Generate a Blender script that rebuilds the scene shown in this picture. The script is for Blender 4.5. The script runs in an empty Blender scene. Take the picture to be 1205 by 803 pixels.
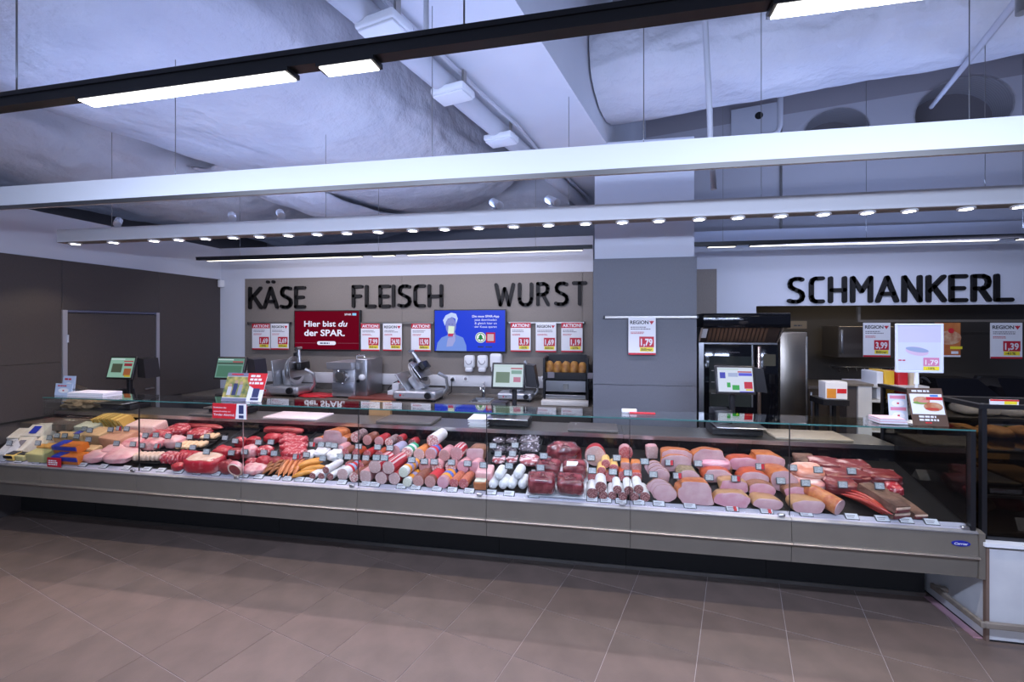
import bpy, math, random
from mathutils import Vector, Matrix, Euler, noise
from mathutils.bvhtree import BVHTree
random.seed(7)
R = math.radians
sc = bpy.context.scene
C = sc.collection

# ------------------------------------------------------------------ camera
FPX = 535.0; HZ = 383.0; YAW = R(10.3); H = 1.8
SN, CS = math.sin(YAW), math.cos(YAW)
cam_d = bpy.data.cameras.new('camera'); cam = bpy.data.objects.new('camera', cam_d); C.objects.link(cam)
cam_d.sensor_width = 36.0; cam_d.lens = FPX / 1205 * 36
cam_d.shift_y = (HZ - 401.5) / 1205
cam_d.clip_start = 0.05
cam.location = (0, 0, H); cam.rotation_euler = (R(90), 0, YAW)
sc.camera = cam

# ------------------------------------------------------------------ world, exposure
w = bpy.data.worlds.new('world'); sc.world = w; w.use_nodes = True
bg = w.node_tree.nodes['Background']; bg.inputs[0].default_value = (0.42, 0.55, 1.0, 1); bg.inputs[1].default_value = 0.19
vs = sc.view_settings
vs.view_transform = 'Standard'; vs.look = 'None'; vs.exposure = -0.25; vs.gamma = 1.0; vs.use_curve_mapping = False

def area(name, loc, rot, sx, sy, power, col, spread=180):
    l = bpy.data.lights.new(name, 'AREA'); l.shape = 'RECTANGLE'; l.size = sx; l.size_y = sy
    l.energy = power; l.color = col; l.spread = R(spread)
    o = bpy.data.objects.new(name, l); o.location = loc; o.rotation_euler = rot; C.objects.link(o)
    return o
COOL = (0.58, 0.69, 1.0); CEIL = (0.37, 0.51, 1.0); PINK = (1.0, 0.74, 0.77); LILAC = (0.84, 0.81, 1.0); WARM = (1.0, 0.86, 0.66)
# LED runs of the shop's black tracks: one in view over the aisle, two unseen ones added behind the camera for their light
for i, (x0, x1, y) in enumerate(((-2.92, -1.95, 1.10), (-1.44, -0.755, 1.056), (-.675, -.52, 1.04), (0.35, 1.056, 1.0), (1.22, 2.36, .967), (-3.6, -0.4, -1.6), (0.2, 3.2, -1.6), (-3.4, 0, -4.2), (0.4, 3.2, -4.2))):
    area('aisle_and_added_led_light', ((x0 + x1) / 2, y + .01, 2.428), (R(46), 0, 0), x1 - x0, 0.05, (48 if y > 0 else 15) * (x1 - x0), COOL)
# unseen uplights added above the beams and tracks to brighten the ceiling
for (x, y, z, sx, p) in ((-1.2, 2.44, 2.76, 5.6, 25), (-0.7, 1.05, 2.54, 4.0, 15), (-1.0, -1.6, 2.54, 5.0, 30)):
    area('ceiling_fill_light', (x, y, z), (R(180), 0, 0), sx, 0.05, p, CEIL)
for (x, y, z, sx, p) in ((-0.8, 3.6, 2.76, 7.0, 26), (2.7, 4.92, 2.70, 3.0, 34), (-2.4, 4.82, 2.70, 4.4, 12)):
    area('ceiling_fill_light', (x, y, z), (R(180), 0, 0), sx, 0.05, p, CEIL)  # added to lift the ducts and the rear concrete wall
# continuous light line in the underside of the plain white beam
area('beam_line_light', (-1.6, 2.44, 2.617), (0, 0, 0), 9.0, 0.024, 48, (1.0, 0.92, 0.86), 150)
# wall washers of the back track
for x0, x1, col in ((-4.6, -2.4, (0.88, 0.86, 1.0)), (-2.3, -0.15, (0.88, 0.86, 1.0)), (1.5, 3.9, (0.66, 0.70, 1.0))):
    area('wall_washer_light', ((x0 + x1) / 2, 4.85, 2.585), (R(38), 0, 0), x1 - x0, 0.04, (8.5 if x0 < 0 else 6) * (x1 - x0), col)
# downlights of the counter beam
DOWN = [-4.98, -4.53, -4.07, -3.8, -3.51, -3.22, -2.95, -2.66, -2.38, -2.1, -1.81, -1.5, -1.22, -0.93, -0.64, -0.36, -0.07, 0.21, 0.48, 0.77, 1.04, 1.33, 1.61, 1.89, 2.15, 2.49, 2.8, 3.1, 3.4, 3.7, 4.0, 4.3, 4.6, 4.9, 5.2]
def downcol(x): return WARM if (x < -4.2 or x > 1.5) else PINK if x < -1.9 else LILAC
for x in DOWN:
    l = bpy.data.lights.new('downlight_lamp', 'SPOT'); l.energy = 27; l.color = downcol(x); l.spot_size = R(105); l.spot_blend = 0.5; l.shadow_soft_size = 0.03
    o = bpy.data.objects.new('downlight_lamp', l); o.location = (x, 3.60, 2.585); C.objects.link(o)

# ------------------------------------------------------------------ pixel helpers (give a point its own depth plane)
def ray(px, py):
    u = (px - 602.5) / FPX
    return (-SN + u * CS, CS + u * SN, (HZ - py) / FPX)
def onY(px, py, Y):
    d = ray(px, py); t = Y / d[1]; return Vector((d[0] * t, Y, H + d[2] * t))
def onX(px, py, X):
    d = ray(px, py); t = X / d[0]; return Vector((X, d[1] * t, H + d[2] * t))
def onZ(px, py, Z):
    d = ray(px, py); t = (Z - H) / d[2]; return Vector((d[0] * t, d[1] * t, Z))
def mpp(px, Y):            # metres per pixel at depth Y
    return Y / ray(px, 0)[1] / FPX

# ------------------------------------------------------------------ mesh builder
class M:
    def __init__(s): s.v = []; s.f = []
    def add(s, v, f):
        b = len(s.v); s.v += [Vector(p) for p in v]; s.f += [tuple(b + i for i in q) for q in f]; return s
    def box(s, x0, x1, y0, y1, z0, z1):
        return s.add([(x, y, z) for z in (z0, z1) for y in (y0, y1) for x in (x0, x1)],
                     [(0, 2, 3, 1), (4, 5, 7, 6), (0, 1, 5, 4), (2, 6, 7, 3), (0, 4, 6, 2), (1, 3, 7, 5)])
    def loft(s, rings, c0=True, c1=True):
        n = len(rings[0]); v = [p for r in rings for p in r]; f = []
        for k in range(len(rings) - 1):
            for i in range(n):
                j = (i + 1) % n; f.append((k * n + i, k * n + j, (k + 1) * n + j, (k + 1) * n + i))
        if c0: f.append(tuple(reversed(range(n))))
        if c1: f.append(tuple((len(rings) - 1) * n + i for i in range(n)))
        return s.add(v, f)
    def tube(s, pts, rs, n=12, c0=True, c1=True):
        pts = [Vector(p) for p in pts]
        if not hasattr(rs, '__len__'): rs = [rs] * len(pts)
        rings = []; up = None
        for i, p in enumerate(pts):
            t = (pts[min(i + 1, len(pts) - 1)] - pts[max(i - 1, 0)]).normalized()
            if up is None: up = Vector((0, 0, 1)) if abs(t.z) < 0.9 else Vector((0, 1, 0))
            a = t.cross(up).normalized(); b = a.cross(t).normalized(); up = b
            rings.append([p + (a * math.cos(q) + b * math.sin(q)) * rs[i] for q in (2 * math.pi * k / n for k in range(n))])
        return s.loft(rings, c0, c1)
    def cyl(s, p0, p1, r, r1=None, n=16): return s.tube([p0, p1], [r, r if r1 is None else r1], n)
    def prism(s, poly, y0, y1):          # polygon in XZ, drawn counter-clockwise seen from -Y, extruded along Y
        return s.loft([[Vector((x, y0, z)) for x, z in poly], [Vector((x, y1, z)) for x, z in poly]])
    def prismx(s, poly, x0, x1):         # polygon in YZ extruded along X
        return s.loft([[Vector((x0, y, z)) for y, z in poly], [Vector((x1, y, z)) for y, z in poly]])
    def rbox(s, x0, x1, y0, y1, z0, z1, b=0.004, k=2):
        b = min(b, (x1 - x0) / 2.01, (y1 - y0) / 2.01, (z1 - z0) / 2.01)
        def rr(ins, z):
            P = []
            for cx_, cy_, a0 in ((x1 - b, y1 - b, 0), (x0 + b, y1 - b, 90), (x0 + b, y0 + b, 180), (x1 - b, y0 + b, 270)):
                for i in range(k + 1):
                    a = R(a0 + 90 * i / k); q = b - ins; P.append(Vector((cx_ + q * math.cos(a), cy_ + q * math.sin(a), z)))
            return P
        rings = []
        for i in range(k + 1):
            a = R(90 * i / k); rings.append(rr(b * (1 - math.sin(a)) * 0.98, z0 + b * (1 - math.cos(a))))
        for i in range(k, -1, -1):
            a = R(90 * i / k); rings.append(rr(b * (1 - math.sin(a)) * 0.98, z1 - b * (1 - math.cos(a))))
        return s.loft(rings)
    def rot(s, ang, axis, piv):
        mt = Matrix.Translation(piv) @ Matrix.Rotation(ang, 4, axis) @ Matrix.Translation(-Vector(piv))
        s.v = [mt @ p for p in s.v]; return s
    def ell(s, c, rx, ry, rz, n=20, m=12, e=1.0, amp=0, fq=3, seed=0, flat=None):
        c = Vector(c); off = Vector((seed * 7.3, seed * 3.1, seed * 1.7)); rings = []
        def sg(a, e): return math.copysign(abs(a) ** e, a)
        for i in range(1, m):
            ph = math.pi * i / m - math.pi / 2; rg = []
            for k in range(n):
                q = 2 * math.pi * k / n
                d = Vector((sg(math.cos(ph), e) * sg(math.cos(q), e), sg(math.cos(ph), e) * sg(math.sin(q), e), sg(math.sin(ph), e)))
                g = 1 + amp * noise.noise(d * fq + off) if amp else 1
                p = Vector((d.x * rx * g, d.y * ry * g, d.z * rz * g))
                if flat is not None and p.z < -flat * rz: p.z = -flat * rz
                rg.append(c + p)
            rings.append(rg)
        return s.loft(rings)
    def nz(s, amp, fq, seed=0):          # push the vertices about by smooth noise
        o = Vector((seed, seed * 2.1, seed * 0.7))
        s.v = [p + Vector((noise.noise(p * fq + o), noise.noise(p * fq + o + Vector((9, 0, 0))), noise.noise(p * fq + o + Vector((0, 9, 0))))) * amp for p in s.v]
        return s

W = {}                                   # world position of every root, so parts can be drawn in world space
def mesh_of(name, m, mt, off=Vector((0, 0, 0)), smooth=None):
    me = bpy.data.meshes.new(name); me.from_pydata([p - off for p in m.v], [], m.f); me.validate(); 
    if mt: me.materials.append(mt)
    if smooth:
        me.polygons.foreach_set('use_smooth', [True] * len(me.polygons)); me.set_sharp_from_angle(angle=R(smooth))
    return me
def tag(o, label, cat, group=None):
    o['label'] = label; o['category'] = cat
    if group: o['group'] = group
    return o
def thing(name, label, cat, loc=(0, 0, 0), group=None, rot=None):
    o = bpy.data.objects.new(name, None); o.empty_display_size = 0.05; C.objects.link(o); o.location = loc
    if rot: o.rotation_euler = rot
    W[o] = Vector((0, 0, 0)) if rot else Vector(loc)
    return tag(o, label, cat, group)
def part(name, m, mt, parent, smooth=None, label=None):
    o = bpy.data.objects.new(name, mesh_of(name, m, mt, W[parent], smooth)); C.objects.link(o); o.parent = parent; W[o] = W[parent]
    if label: o['label'] = label
    return o
def solo(name, m, mt, label, cat, group=None, smooth=None):
    lo = [min(p[i] for p in m.v) for i in range(3)]; hi = [max(p[i] for p in m.v) for i in range(3)]
    b = Vector(((lo[0] + hi[0]) / 2, (lo[1] + hi[1]) / 2, lo[2]))
    o = bpy.data.objects.new(name, mesh_of(name, m, mt, b, smooth)); C.objects.link(o); o.location = b; W[o] = b
    return tag(o, label, cat, group)
def struct(name, m, mt, smooth=None):
    o = bpy.data.objects.new(name, mesh_of(name, m, mt, Vector((0, 0, 0)), smooth)); C.objects.link(o); o['kind'] = 'structure'; W[o] = Vector((0, 0, 0))
    return o
_tc = {}
def text_mesh(s, shear=0, bold=0):
    k = (s, shear, bold)
    if k not in _tc:
        cu = bpy.data.curves.new('t', 'FONT'); cu.body = s; cu.size = 1; cu.shear = shear; cu.offset = bold; cu.resolution_u = 3; cu.extrude = 0
        o = bpy.data.objects.new('t', cu); C.objects.link(o); dg = bpy.context.evaluated_depsgraph_get()
        me = bpy.data.meshes.new_from_object(o.evaluated_get(dg)); bpy.data.objects.remove(o); bpy.data.curves.remove(cu)
        V = [v.co.copy() for v in me.vertices]; F = [tuple(p.vertices) for p in me.polygons]; bpy.data.meshes.remove(me)
        _tc[k] = (V, F)
    return _tc[k]
def text(s, x0, x1, z, hgt, y, m=None, shear=0, bold=0.012, fit=True, align='l'):
    """lettering in the XZ plane facing -Y: cap height hgt, from x0 (to x1)"""
    V, F = text_mesh(s, shear, bold); m = m or M()
    if not V: return m
    mx = max(v.x for v in V); mn = min(v.x for v in V); mz = max(v.y for v in V); k = hgt / 0.72
    kx = k if not fit else min(k * 1.25, (x1 - x0) / (mx - mn))
    if align == 'c': x0 = (x0 + x1) / 2 - kx * (mx - mn) / 2
    return m.add([(x0 + (v.x - mn) * kx, y, z + v.y * k) for v in V], F)

def bars(x0, x1, z, hgt, y, n, lines, gap=1.7, m=None, seed=1):
    """print too small to read: rows of short strokes"""
    m = m or M(); rr = random.Random(seed)
    for k in range(lines):
        x = x0; end = x0 + (x1 - x0) * rr.uniform(.7, 1)
        while x < end - hgt * .4:
            w_ = min(end - x, hgt * rr.uniform(.9, 2.6)); m.add([(x, y, z - k * hgt * gap), (x + w_, y, z - k * hgt * gap), (x + w_, y, z - k * hgt * gap + hgt), (x, y, z - k * hgt * gap + hgt)], [(0, 1, 2, 3)]); x += w_ + hgt * .45
    return m
# ------------------------------------------------------------------ materials
def mat(name, col, rough=0.5, metal=0.0, col2=None, sc_=20, mix=(0.35, 0.65), bump=0, bsc=60, emit=0, spec=0.5, stretch=None, detail=4, coat=0, rnd=0, sss=0, bd=0.01):
    mt = bpy.data.materials.new(name); mt.use_nodes = True; nt = mt.node_tree; b = nt.nodes['Principled BSDF']
    b.inputs['Base Color'].default_value = (*col, 1); b.inputs['Roughness'].default_value = rough; b.inputs['Metallic'].default_value = metal
    b.inputs['Specular IOR Level'].default_value = spec
    if coat: b.inputs['Coat Weight'].default_value = coat; b.inputs['Coat Roughness'].default_value = 0.12
    if sss:
        b.inputs['Subsurface Weight'].default_value = sss; b.inputs['Subsurface Scale'].default_value = 0.01; b.inputs['Subsurface Radius'].default_value = (1, .4, .3)
    if emit: b.inputs['Emission Color'].default_value = (*col, 1); b.inputs['Emission Strength'].default_value = emit
    N = nt.nodes.new; L = nt.links.new
    if col2 or bump:
        tc = N('ShaderNodeTexCoord'); mp = N('ShaderNodeMapping'); L(tc.outputs['Object'], mp.inputs[0])
        if stretch: mp.inputs['Scale'].default_value = stretch
    src = None
    if col2:
        nn = N('ShaderNodeTexNoise'); nn.inputs['Scale'].default_value = sc_; nn.inputs['Detail'].default_value = detail; L(mp.outputs[0], nn.inputs['Vector'])
        cr = N('ShaderNodeValToRGB'); cr.color_ramp.elements[0].position = mix[0]; cr.color_ramp.elements[1].position = mix[1]
        cr.color_ramp.elements[0].color = (*col, 1); cr.color_ramp.elements[1].color = (*col2, 1)
        L(nn.outputs['Fac'], cr.inputs[0]); src = cr.outputs[0]
    if rnd:
        oi = N('ShaderNodeObjectInfo'); hs = N('ShaderNodeHueSaturation'); mr = N('ShaderNodeMapRange')
        mr.inputs['To Min'].default_value = 1 - rnd; mr.inputs['To Max'].default_value = 1 + rnd
        L(oi.outputs['Random'], mr.inputs[0]); L(mr.outputs[0], hs.inputs['Value'])
        if src: L(src, hs.inputs['Color'])
        else: hs.inputs['Color'].default_value = (*col, 1)
        src = hs.outputs[0]
    if src: L(src, b.inputs['Base Color'])
    if bump:
        n2 = N('ShaderNodeTexNoise'); n2.inputs['Scale'].default_value = bsc; n2.inputs['Detail'].default_value = 5; L(mp.outputs[0], n2.inputs['Vector'])
        bp = N('ShaderNodeBump'); bp.inputs['Strength'].default_value = bump; bp.inputs['Distance'].default_value = bd
        L(n2.outputs['Fac'], bp.inputs['Height']); L(bp.outputs[0], b.inputs['Normal'])
    return mt
def speck(name, col, fat, sc_=90, th=0.32, rough=0.35, col3=None):
    """cut sausage: ground with pale specks"""
    mt = mat(name, col, rough, coat=0.2); nt = mt.node_tree; N = nt.nodes.new; L = nt.links.new; b = nt.nodes['Principled BSDF']
    tc = N('ShaderNodeTexCoord'); v = N('ShaderNodeTexVoronoi'); v.inputs['Scale'].default_value = sc_; L(tc.outputs['Object'], v.inputs['Vector'])
    cr = N('ShaderNodeValToRGB'); e = cr.color_ramp.elements; e[0].position = th - 0.1; e[1].position = th + 0.06; e[0].color = (*fat, 1); e[1].color = (*col, 1)
    if col3: k = e.new(0.75); k.color = (*col3, 1)
    L(v.outputs['Distance'], cr.inputs[0]); L(cr.outputs[0], b.inputs['Base Color']); return mt
def glass_mat(name, tint, refl=1.0):
    mt = bpy.data.materials.new(name); mt.use_nodes = True; nt = mt.node_tree; nt.nodes.clear(); N = nt.nodes.new; L = nt.links.new
    o = N('ShaderNodeOutputMaterial'); mx = N('ShaderNodeMixShader'); t = N('ShaderNodeBsdfTransparent'); g = N('ShaderNodeBsdfGlossy'); lw = N('ShaderNodeLayerWeight'); pw = N('ShaderNodeMath'); ma = N('ShaderNodeMath')
    t.inputs[0].default_value = (*tint, 1); g.inputs['Roughness'].default_value = 0.0; g.inputs[0].default_value = (refl, refl, refl, 1); lw.inputs[0].default_value = 0.5
    pw.operation = 'POWER'; pw.inputs[1].default_value = 4.5; ma.operation = 'MULTIPLY_ADD'; ma.inputs[1].default_value = 0.9; ma.inputs[2].default_value = 0.03
    L(lw.outputs['Facing'], pw.inputs[0]); L(pw.outputs[0], ma.inputs[0]); L(ma.outputs[0], mx.inputs[0]); L(t.outputs[0], mx.inputs[1]); L(g.outputs[0], mx.inputs[2]); L(mx.outputs[0], o.inputs[0]); return mt
def stripes(name, c1, c2, sc_, axis='Y', rough=0.3, thr=0.5):
    mt = mat(name, c1, rough); nt = mt.node_tree; N = nt.nodes.new; L = nt.links.new
    tc = N('ShaderNodeTexCoord'); wv = N('ShaderNodeTexWave'); wv.bands_direction = axis; wv.inputs['Scale'].default_value = sc_; wv.inputs['Distortion'].default_value = 0.6
    cr = N('ShaderNodeValToRGB'); cr.color_ramp.interpolation = 'CONSTANT'; e = cr.color_ramp.elements; e[0].color = (*c1, 1); e[1].position = thr; e[1].color = (*c2, 1)
    L(tc.outputs['Object'], wv.inputs[0]); L(wv.outputs['Fac'], cr.inputs[0]); L(cr.outputs[0], nt.nodes['Principled BSDF'].inputs['Base Color']); return mt

white = mat('white_paint', (0.80, 0.80, 0.80), 0.6)
wallwhite = mat('wall_white', (0.66, 0.68, 0.74), 0.8, bump=0.05, bsc=200)
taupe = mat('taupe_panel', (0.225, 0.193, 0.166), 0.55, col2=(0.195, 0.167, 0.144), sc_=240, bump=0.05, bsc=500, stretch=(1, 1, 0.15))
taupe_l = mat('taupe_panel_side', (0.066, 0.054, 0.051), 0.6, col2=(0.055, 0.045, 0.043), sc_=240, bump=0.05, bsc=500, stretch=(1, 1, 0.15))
greyp = mat('grey_panel', (0.125, 0.132, 0.155), 0.5, col2=(0.112, 0.118, 0.14), sc_=200, stretch=(1, 1, 0.2))
fascia = mat('fascia_paint', (0.150, 0.130, 0.104), 0.42, col2=(0.14, 0.121, 0.097), sc_=8)
steel = mat('stainless_steel', (0.62, 0.62, 0.63), 0.28, 1.0, bump=0.03, bsc=300, stretch=(0.1, 1, 1))
lip_steel = mat('lip_steel', (0.42, 0.41, 0.42), 0.5, 0.8)
rail_steel = mat('bumper_steel', (0.50, 0.46, 0.42), 0.36, 0.9)
steel_d = mat('dull_steel', (0.38, 0.36, 0.33), 0.38, 1.0)
alu = mat('cast_aluminium', (0.55, 0.56, 0.58), 0.38, 0.85)
chrome = mat('chrome', (0.8, 0.8, 0.82), 0.1, 1.0)
black = mat('black_plastic', (0.012, 0.012, 0.014), 0.35)
blackm = mat('matt_black', (0.008, 0.008, 0.008), 0.7)
blackg = mat('black_gloss', (0.006, 0.006, 0.008), 0.08)
letter_m = mat('letter_black', (0.009, 0.008, 0.008), 0.55, spec=0.25)
deckm = mat('deck_dark', (0.010, 0.009, 0.009), 0.32, spec=0.35)
railw = mat('price_rail_white', (0.46, 0.44, 0.52), 0.45)
glassm = glass_mat('clear_glass', (0.95, 0.97, 0.96))
glassd = glass_mat('smoked_glass', (0.45, 0.43, 0.40))
gedge = mat('glass_edge_green', (0.05, 0.15, 0.14), 0.2)
concrete = mat('painted_concrete', (0.78, 0.78, 0.80), 0.85, col2=(0.70, 0.70, 0.73), sc_=1.2, bump=0.15, bsc=40)
concrete_d = mat('bare_concrete', (0.36, 0.33, 0.33), 0.9, col2=(0.30, 0.28, 0.28), sc_=1.0, bump=0.15, bsc=40)
foil = mat('duct_wrap', (0.70, 0.70, 0.72), 0.42, col2=(0.60, 0.60, 0.64), sc_=1.5, bump=0.75, bsc=4.5, bd=0.07)
pipe_m = mat('grey_pipe', (0.55, 0.55, 0.58), 0.5)
ledm = mat('led_panel', (1.0, 0.99, 0.96), 0.5, emit=9)
ledw = mat('led_strip', (1.0, 0.93, 0.78), 0.5, emit=3.0)
lampm = mat('downlight_lens', (1.0, 0.93, 0.93), 0.5, emit=28)
redm = mat('print_red', (0.50, 0.012, 0.03), 0.45)
redb = mat('bright_red', (0.62, 0.02, 0.03), 0.4)
yelm = mat('print_yellow', (0.85, 0.70, 0.03), 0.45)
paper = mat('white_paper', (0.78, 0.78, 0.80), 0.5)
ink = mat('print_ink', (0.03, 0.03, 0.035), 0.6)
inkg = mat('print_grey', (0.22, 0.20, 0.22), 0.6)
navy = mat('print_navy', (0.03, 0.04, 0.12), 0.5)
wood = mat('oak_rail', (0.26, 0.22, 0.18), 0.5, col2=(0.2, 0.165, 0.13), sc_=40, stretch=(0.1, 1, 1))
board_red = mat('red_cutting_board', (0.20, 0.045, 0.03), 0.5)
board_w = mat('white_cutting_board', (0.75, 0.66, 0.68), 0.5)
board_g = mat('dark_cutting_board', (0.10, 0.09, 0.085), 0.45)
board_b = mat('beige_board', (0.34, 0.29, 0.23), 0.5)
cardb = mat('cardboard', (0.30, 0.19, 0.10), 0.8)
darkcab = mat('dark_cabinet', (0.05, 0.042, 0.038), 0.4)
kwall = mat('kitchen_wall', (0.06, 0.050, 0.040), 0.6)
# ================================================================== STRUCTURE
YF = 3.03; YW = 5.85; XL = -5.45; YP = 4.60; PH = 2.48; WT = 2.94
GA = R(14.5); EX = Vector((math.cos(GA), -math.sin(GA), 0)); DX = Vector((math.sin(GA), math.cos(GA), 0))
def G(a, b, z): return EX * a + DX * b + Vector((0, 0, z))
def gm(m): m.v = [G(p.x, p.y, p.z) for p in m.v]; return m      # drawn in the building grid -> world

# floor: grout bed with single tiles laid at an angle
tile_m = mat('floor_tile', (0.190, 0.134, 0.108), 0.42, col2=(0.138, 0.100, 0.080), sc_=5, mix=(0.3, 0.7), bump=0.06, bsc=90, rnd=0.07, detail=8)
grout = mat('floor_grout', (0.46, 0.39, 0.37), 0.7)
fl = struct('floor', M().box(-7.5, 6.0, -6.0, 9.0, -0.08, -0.003), grout)
TS = 0.45; TA = R(16.3); te = Vector((math.cos(TA), -math.sin(TA), 0)); td = Vector((math.sin(TA), math.cos(TA), 0))
hm = TS / 2 - 0.0016
tm_ = M(); tm_.loft([[Vector((x * hm, y * hm, z)) for x, y in ((-1, -1), (1, -1), (1, 1), (-1, 1))] for z in (-0.012, -0.001)] + [[Vector((x * (hm - .001), y * (hm - .001), 0)) for x, y in ((-1, -1), (1, -1), (1, 1), (-1, 1))]])
tme = mesh_of('tile', tm_, tile_m)
cand = []
for i in range(-22, 20):
    for j in range(-16, 16):
        p = te * (0.02 + i * TS) + td * (0.19 + j * TS)
        if -5.7 < p.x < 5.8 and -3.5 < p.y < 3.75: cand.append((abs(p.x + 0.6) * 0.55 + abs(p.y - 2.4), p))
cand.sort(key=lambda q: q[0])
for _, p in cand[:290]:
    o = bpy.data.objects.new('tile', tme); C.objects.link(o); o.location = p; o.rotation_euler = (0, 0, -TA); o.parent = fl
# the tiling that goes on past the single tiles, joined
rest = M()
for _, p in cand[290:]:
    rest.add([p + te * (x * hm) + td * (y * hm) + Vector((0, 0, z)) for z in (-0.006, 0) for x, y in ((-1, -1), (1, -1), (1, 1), (-1, 1))], [(4, 5, 6, 7), (0, 1, 5, 4), (1, 2, 6, 5), (2, 3, 7, 6), (3, 0, 4, 7)])
if rest.v:
    o = part('further_tiling', rest, tile_m, fl); o['kind'] = 'stuff'

# left wall: white furring wall with taupe boards, a flush door
wl = struct('wall_left', M().box(XL - 0.12, XL - 0.02, 1.2, YW + .02, 0, WT), wallwhite)
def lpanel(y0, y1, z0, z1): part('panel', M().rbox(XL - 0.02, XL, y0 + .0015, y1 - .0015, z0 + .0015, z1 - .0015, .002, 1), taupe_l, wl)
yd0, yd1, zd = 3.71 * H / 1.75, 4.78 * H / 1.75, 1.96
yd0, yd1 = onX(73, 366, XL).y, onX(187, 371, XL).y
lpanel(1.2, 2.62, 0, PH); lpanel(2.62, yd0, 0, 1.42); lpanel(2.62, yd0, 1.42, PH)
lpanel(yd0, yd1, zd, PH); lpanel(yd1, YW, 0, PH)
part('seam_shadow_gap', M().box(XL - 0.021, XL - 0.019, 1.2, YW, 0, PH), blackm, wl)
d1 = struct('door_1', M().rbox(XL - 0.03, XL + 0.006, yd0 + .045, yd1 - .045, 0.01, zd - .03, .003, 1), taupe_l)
fr = M(); fr.box(XL - .03, XL + .012, yd0, yd0 + .042, 0, zd); fr.box(XL - .03, XL + .012, yd1 - .042, yd1, 0, zd); part('door_frame', fr, mat('door_frame_grey', (0.45, 0.45, 0.5), 0.4, 0.5), d1)
part('door_head', M().box(XL - .03, XL + .012, yd0 + .042, yd1 - .042, zd - .022, zd), mat('door_head_navy', (0.08, 0.09, 0.15), 0.4), d1)
hd = M(); hd.tube([(XL + .006, yd1 - .11, 1.02), (XL + .05, yd1 - .11, 1.02), (XL + .05, yd1 - .22, 1.02)], .009, 10); part('door_handle', hd, steel, d1, 40)
hg = M(); hg.cyl((XL + .02, yd0 + .04, 1.62), (XL + .02, yd0 + .04, 1.70), .009); part('hinge', hg, steel, d1, 40)
solo('side_ledge', M().rbox(XL + .002, -4.90, 3.46, 3.73, .80, .862, .004), mat('ledge_brown', (.11, .085, .065), .3), 'brown stone ledge against the dark wall beside the soft cheeses', 'ledge')
struct('baseboard_left', M().box(XL + .0005, XL + .012, 3.20, 5.19, .872, .888), blackm)
# back wall left of the pillar
xw0 = XL; xw1 = -0.02
wb = struct('wall_back', M().box(XL - .12, xw1, YW + 0.02, YW + 0.15, 0, WT), wallwhite)
px_s = [onY(x, 330, YW).x for x in (288, 473, 685.5)]
for x0, x1 in ((px_s[0], px_s[1]), (px_s[1], px_s[2]), (px_s[2], xw1)):
    part('panel', M().rbox(x0 + .0012, x1 - .0012, YW, YW + .02, .9, PH, .002, 1), taupe, wb)
part('panel', M().rbox(px_s[0] + .0012, xw1 - .001, YW, YW + .02, 0.02, .895, .002, 1), taupe, wb)
det = solo('motion_detector', M().rbox(XL + .002, XL + .06, YW - .06, YW + .018, PH - .12, PH - .01, .012), white, 'small white motion detector in the wall corner above the taupe boards', 'detector', smooth=50)
# bulkhead over the kitchen opening, with the taupe strip beside the pillar
xb = onY(890, 360, YW).x; xs = onY(843, 340, YW).x; xp1 = onY(820, 340, YP).x
bh = struct('wall_bulkhead', M().box(xb, 6.0, YW + .002, YW + .15, 2.03, WT).box(xp1 - .1, xb, YW + .002, YW + .15, 0, WT), wallwhite)
part('panel', M().rbox(xp1 - .1, xs, YW - .02, YW + .002, 0, PH, .002, 1), taupe, bh)
# pillar
pl = struct('wall_pillar', M().box(0.0, xp1 - .02, YP + .02, YW + .12, 0, 3.62), wallwhite)
zs = onY(700, 452.5, YP).z
part('panel', M().rbox(-.015, xp1, YP - .0, YP + .02, zs + .002, PH - .02, .002, 1), greyp, pl)
part('panel', M().rbox(-.015, xp1, YP - .0, YP + .02, 0, zs - .002, .002, 1), greyp, pl)
part('side_panel', M().box(-.015, 0.0, YP + .021, YW, 0, PH - .02), greyp, pl)
part('side_panel', M().box(xp1 - .02, xp1, YP + .021, YW - .022, 0, PH - .02), greyp, pl)
# kitchen shell behind the bulkhead
kr = struct('wall_kitchen', M().box(1.2, 7.5, 7.55, 7.7, 0, 2.5).box(1.2, 1.3, YW + .16, 7.55, 0, 2.5), kwall)
struct('ceiling_kitchen', M().box(1.3, 6.0, YW + .16, 7.55, 2.3, 2.38), kwall)

kl = thing('kitchen_fill_lamp', 'added unseen flat lamp brightening the kitchen behind the bulkhead', 'lamp', (3.4, 6.7, 2.27)); part('housing', M().rbox(2.6, 4.4, 6.6, 6.8, 2.275, 2.2995, .006), white, kl); part('diffuser', M().box(2.62, 4.38, 6.62, 6.78, 2.272, 2.2745), ledw, kl)  # lamp added out of sight to brighten the dark kitchen
area('kitchen_fill_light', (3.5, 6.7, 2.268), (0, 0, 0), 1.7, .14, 6, (1.0, .82, .62))
# building shell in its own grid: slab, concrete wall with core holes, downstand beam
SL = 5.2
ce = struct('ceiling', gm(M().box(-9.5, 7.5, -6.0, 7.4, SL, SL + .2)), concrete_d)
beam = part('concrete_beam', gm(M().box(-1.82, -1.04, -1.0, 7.05, 3.60, SL)), concrete, ce)
BW = 7.05
rw = M()
holes = []
for px, py, rp in ((983, 157, 35), (1132, 130, 47)):
    d = Vector(ray(px, py)); t = BW / d.dot(DX); P = d * t; holes.append((P.dot(EX), H + P.z, rp * t / FPX * 0.93, rp * t / FPX * 0.80))
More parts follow.
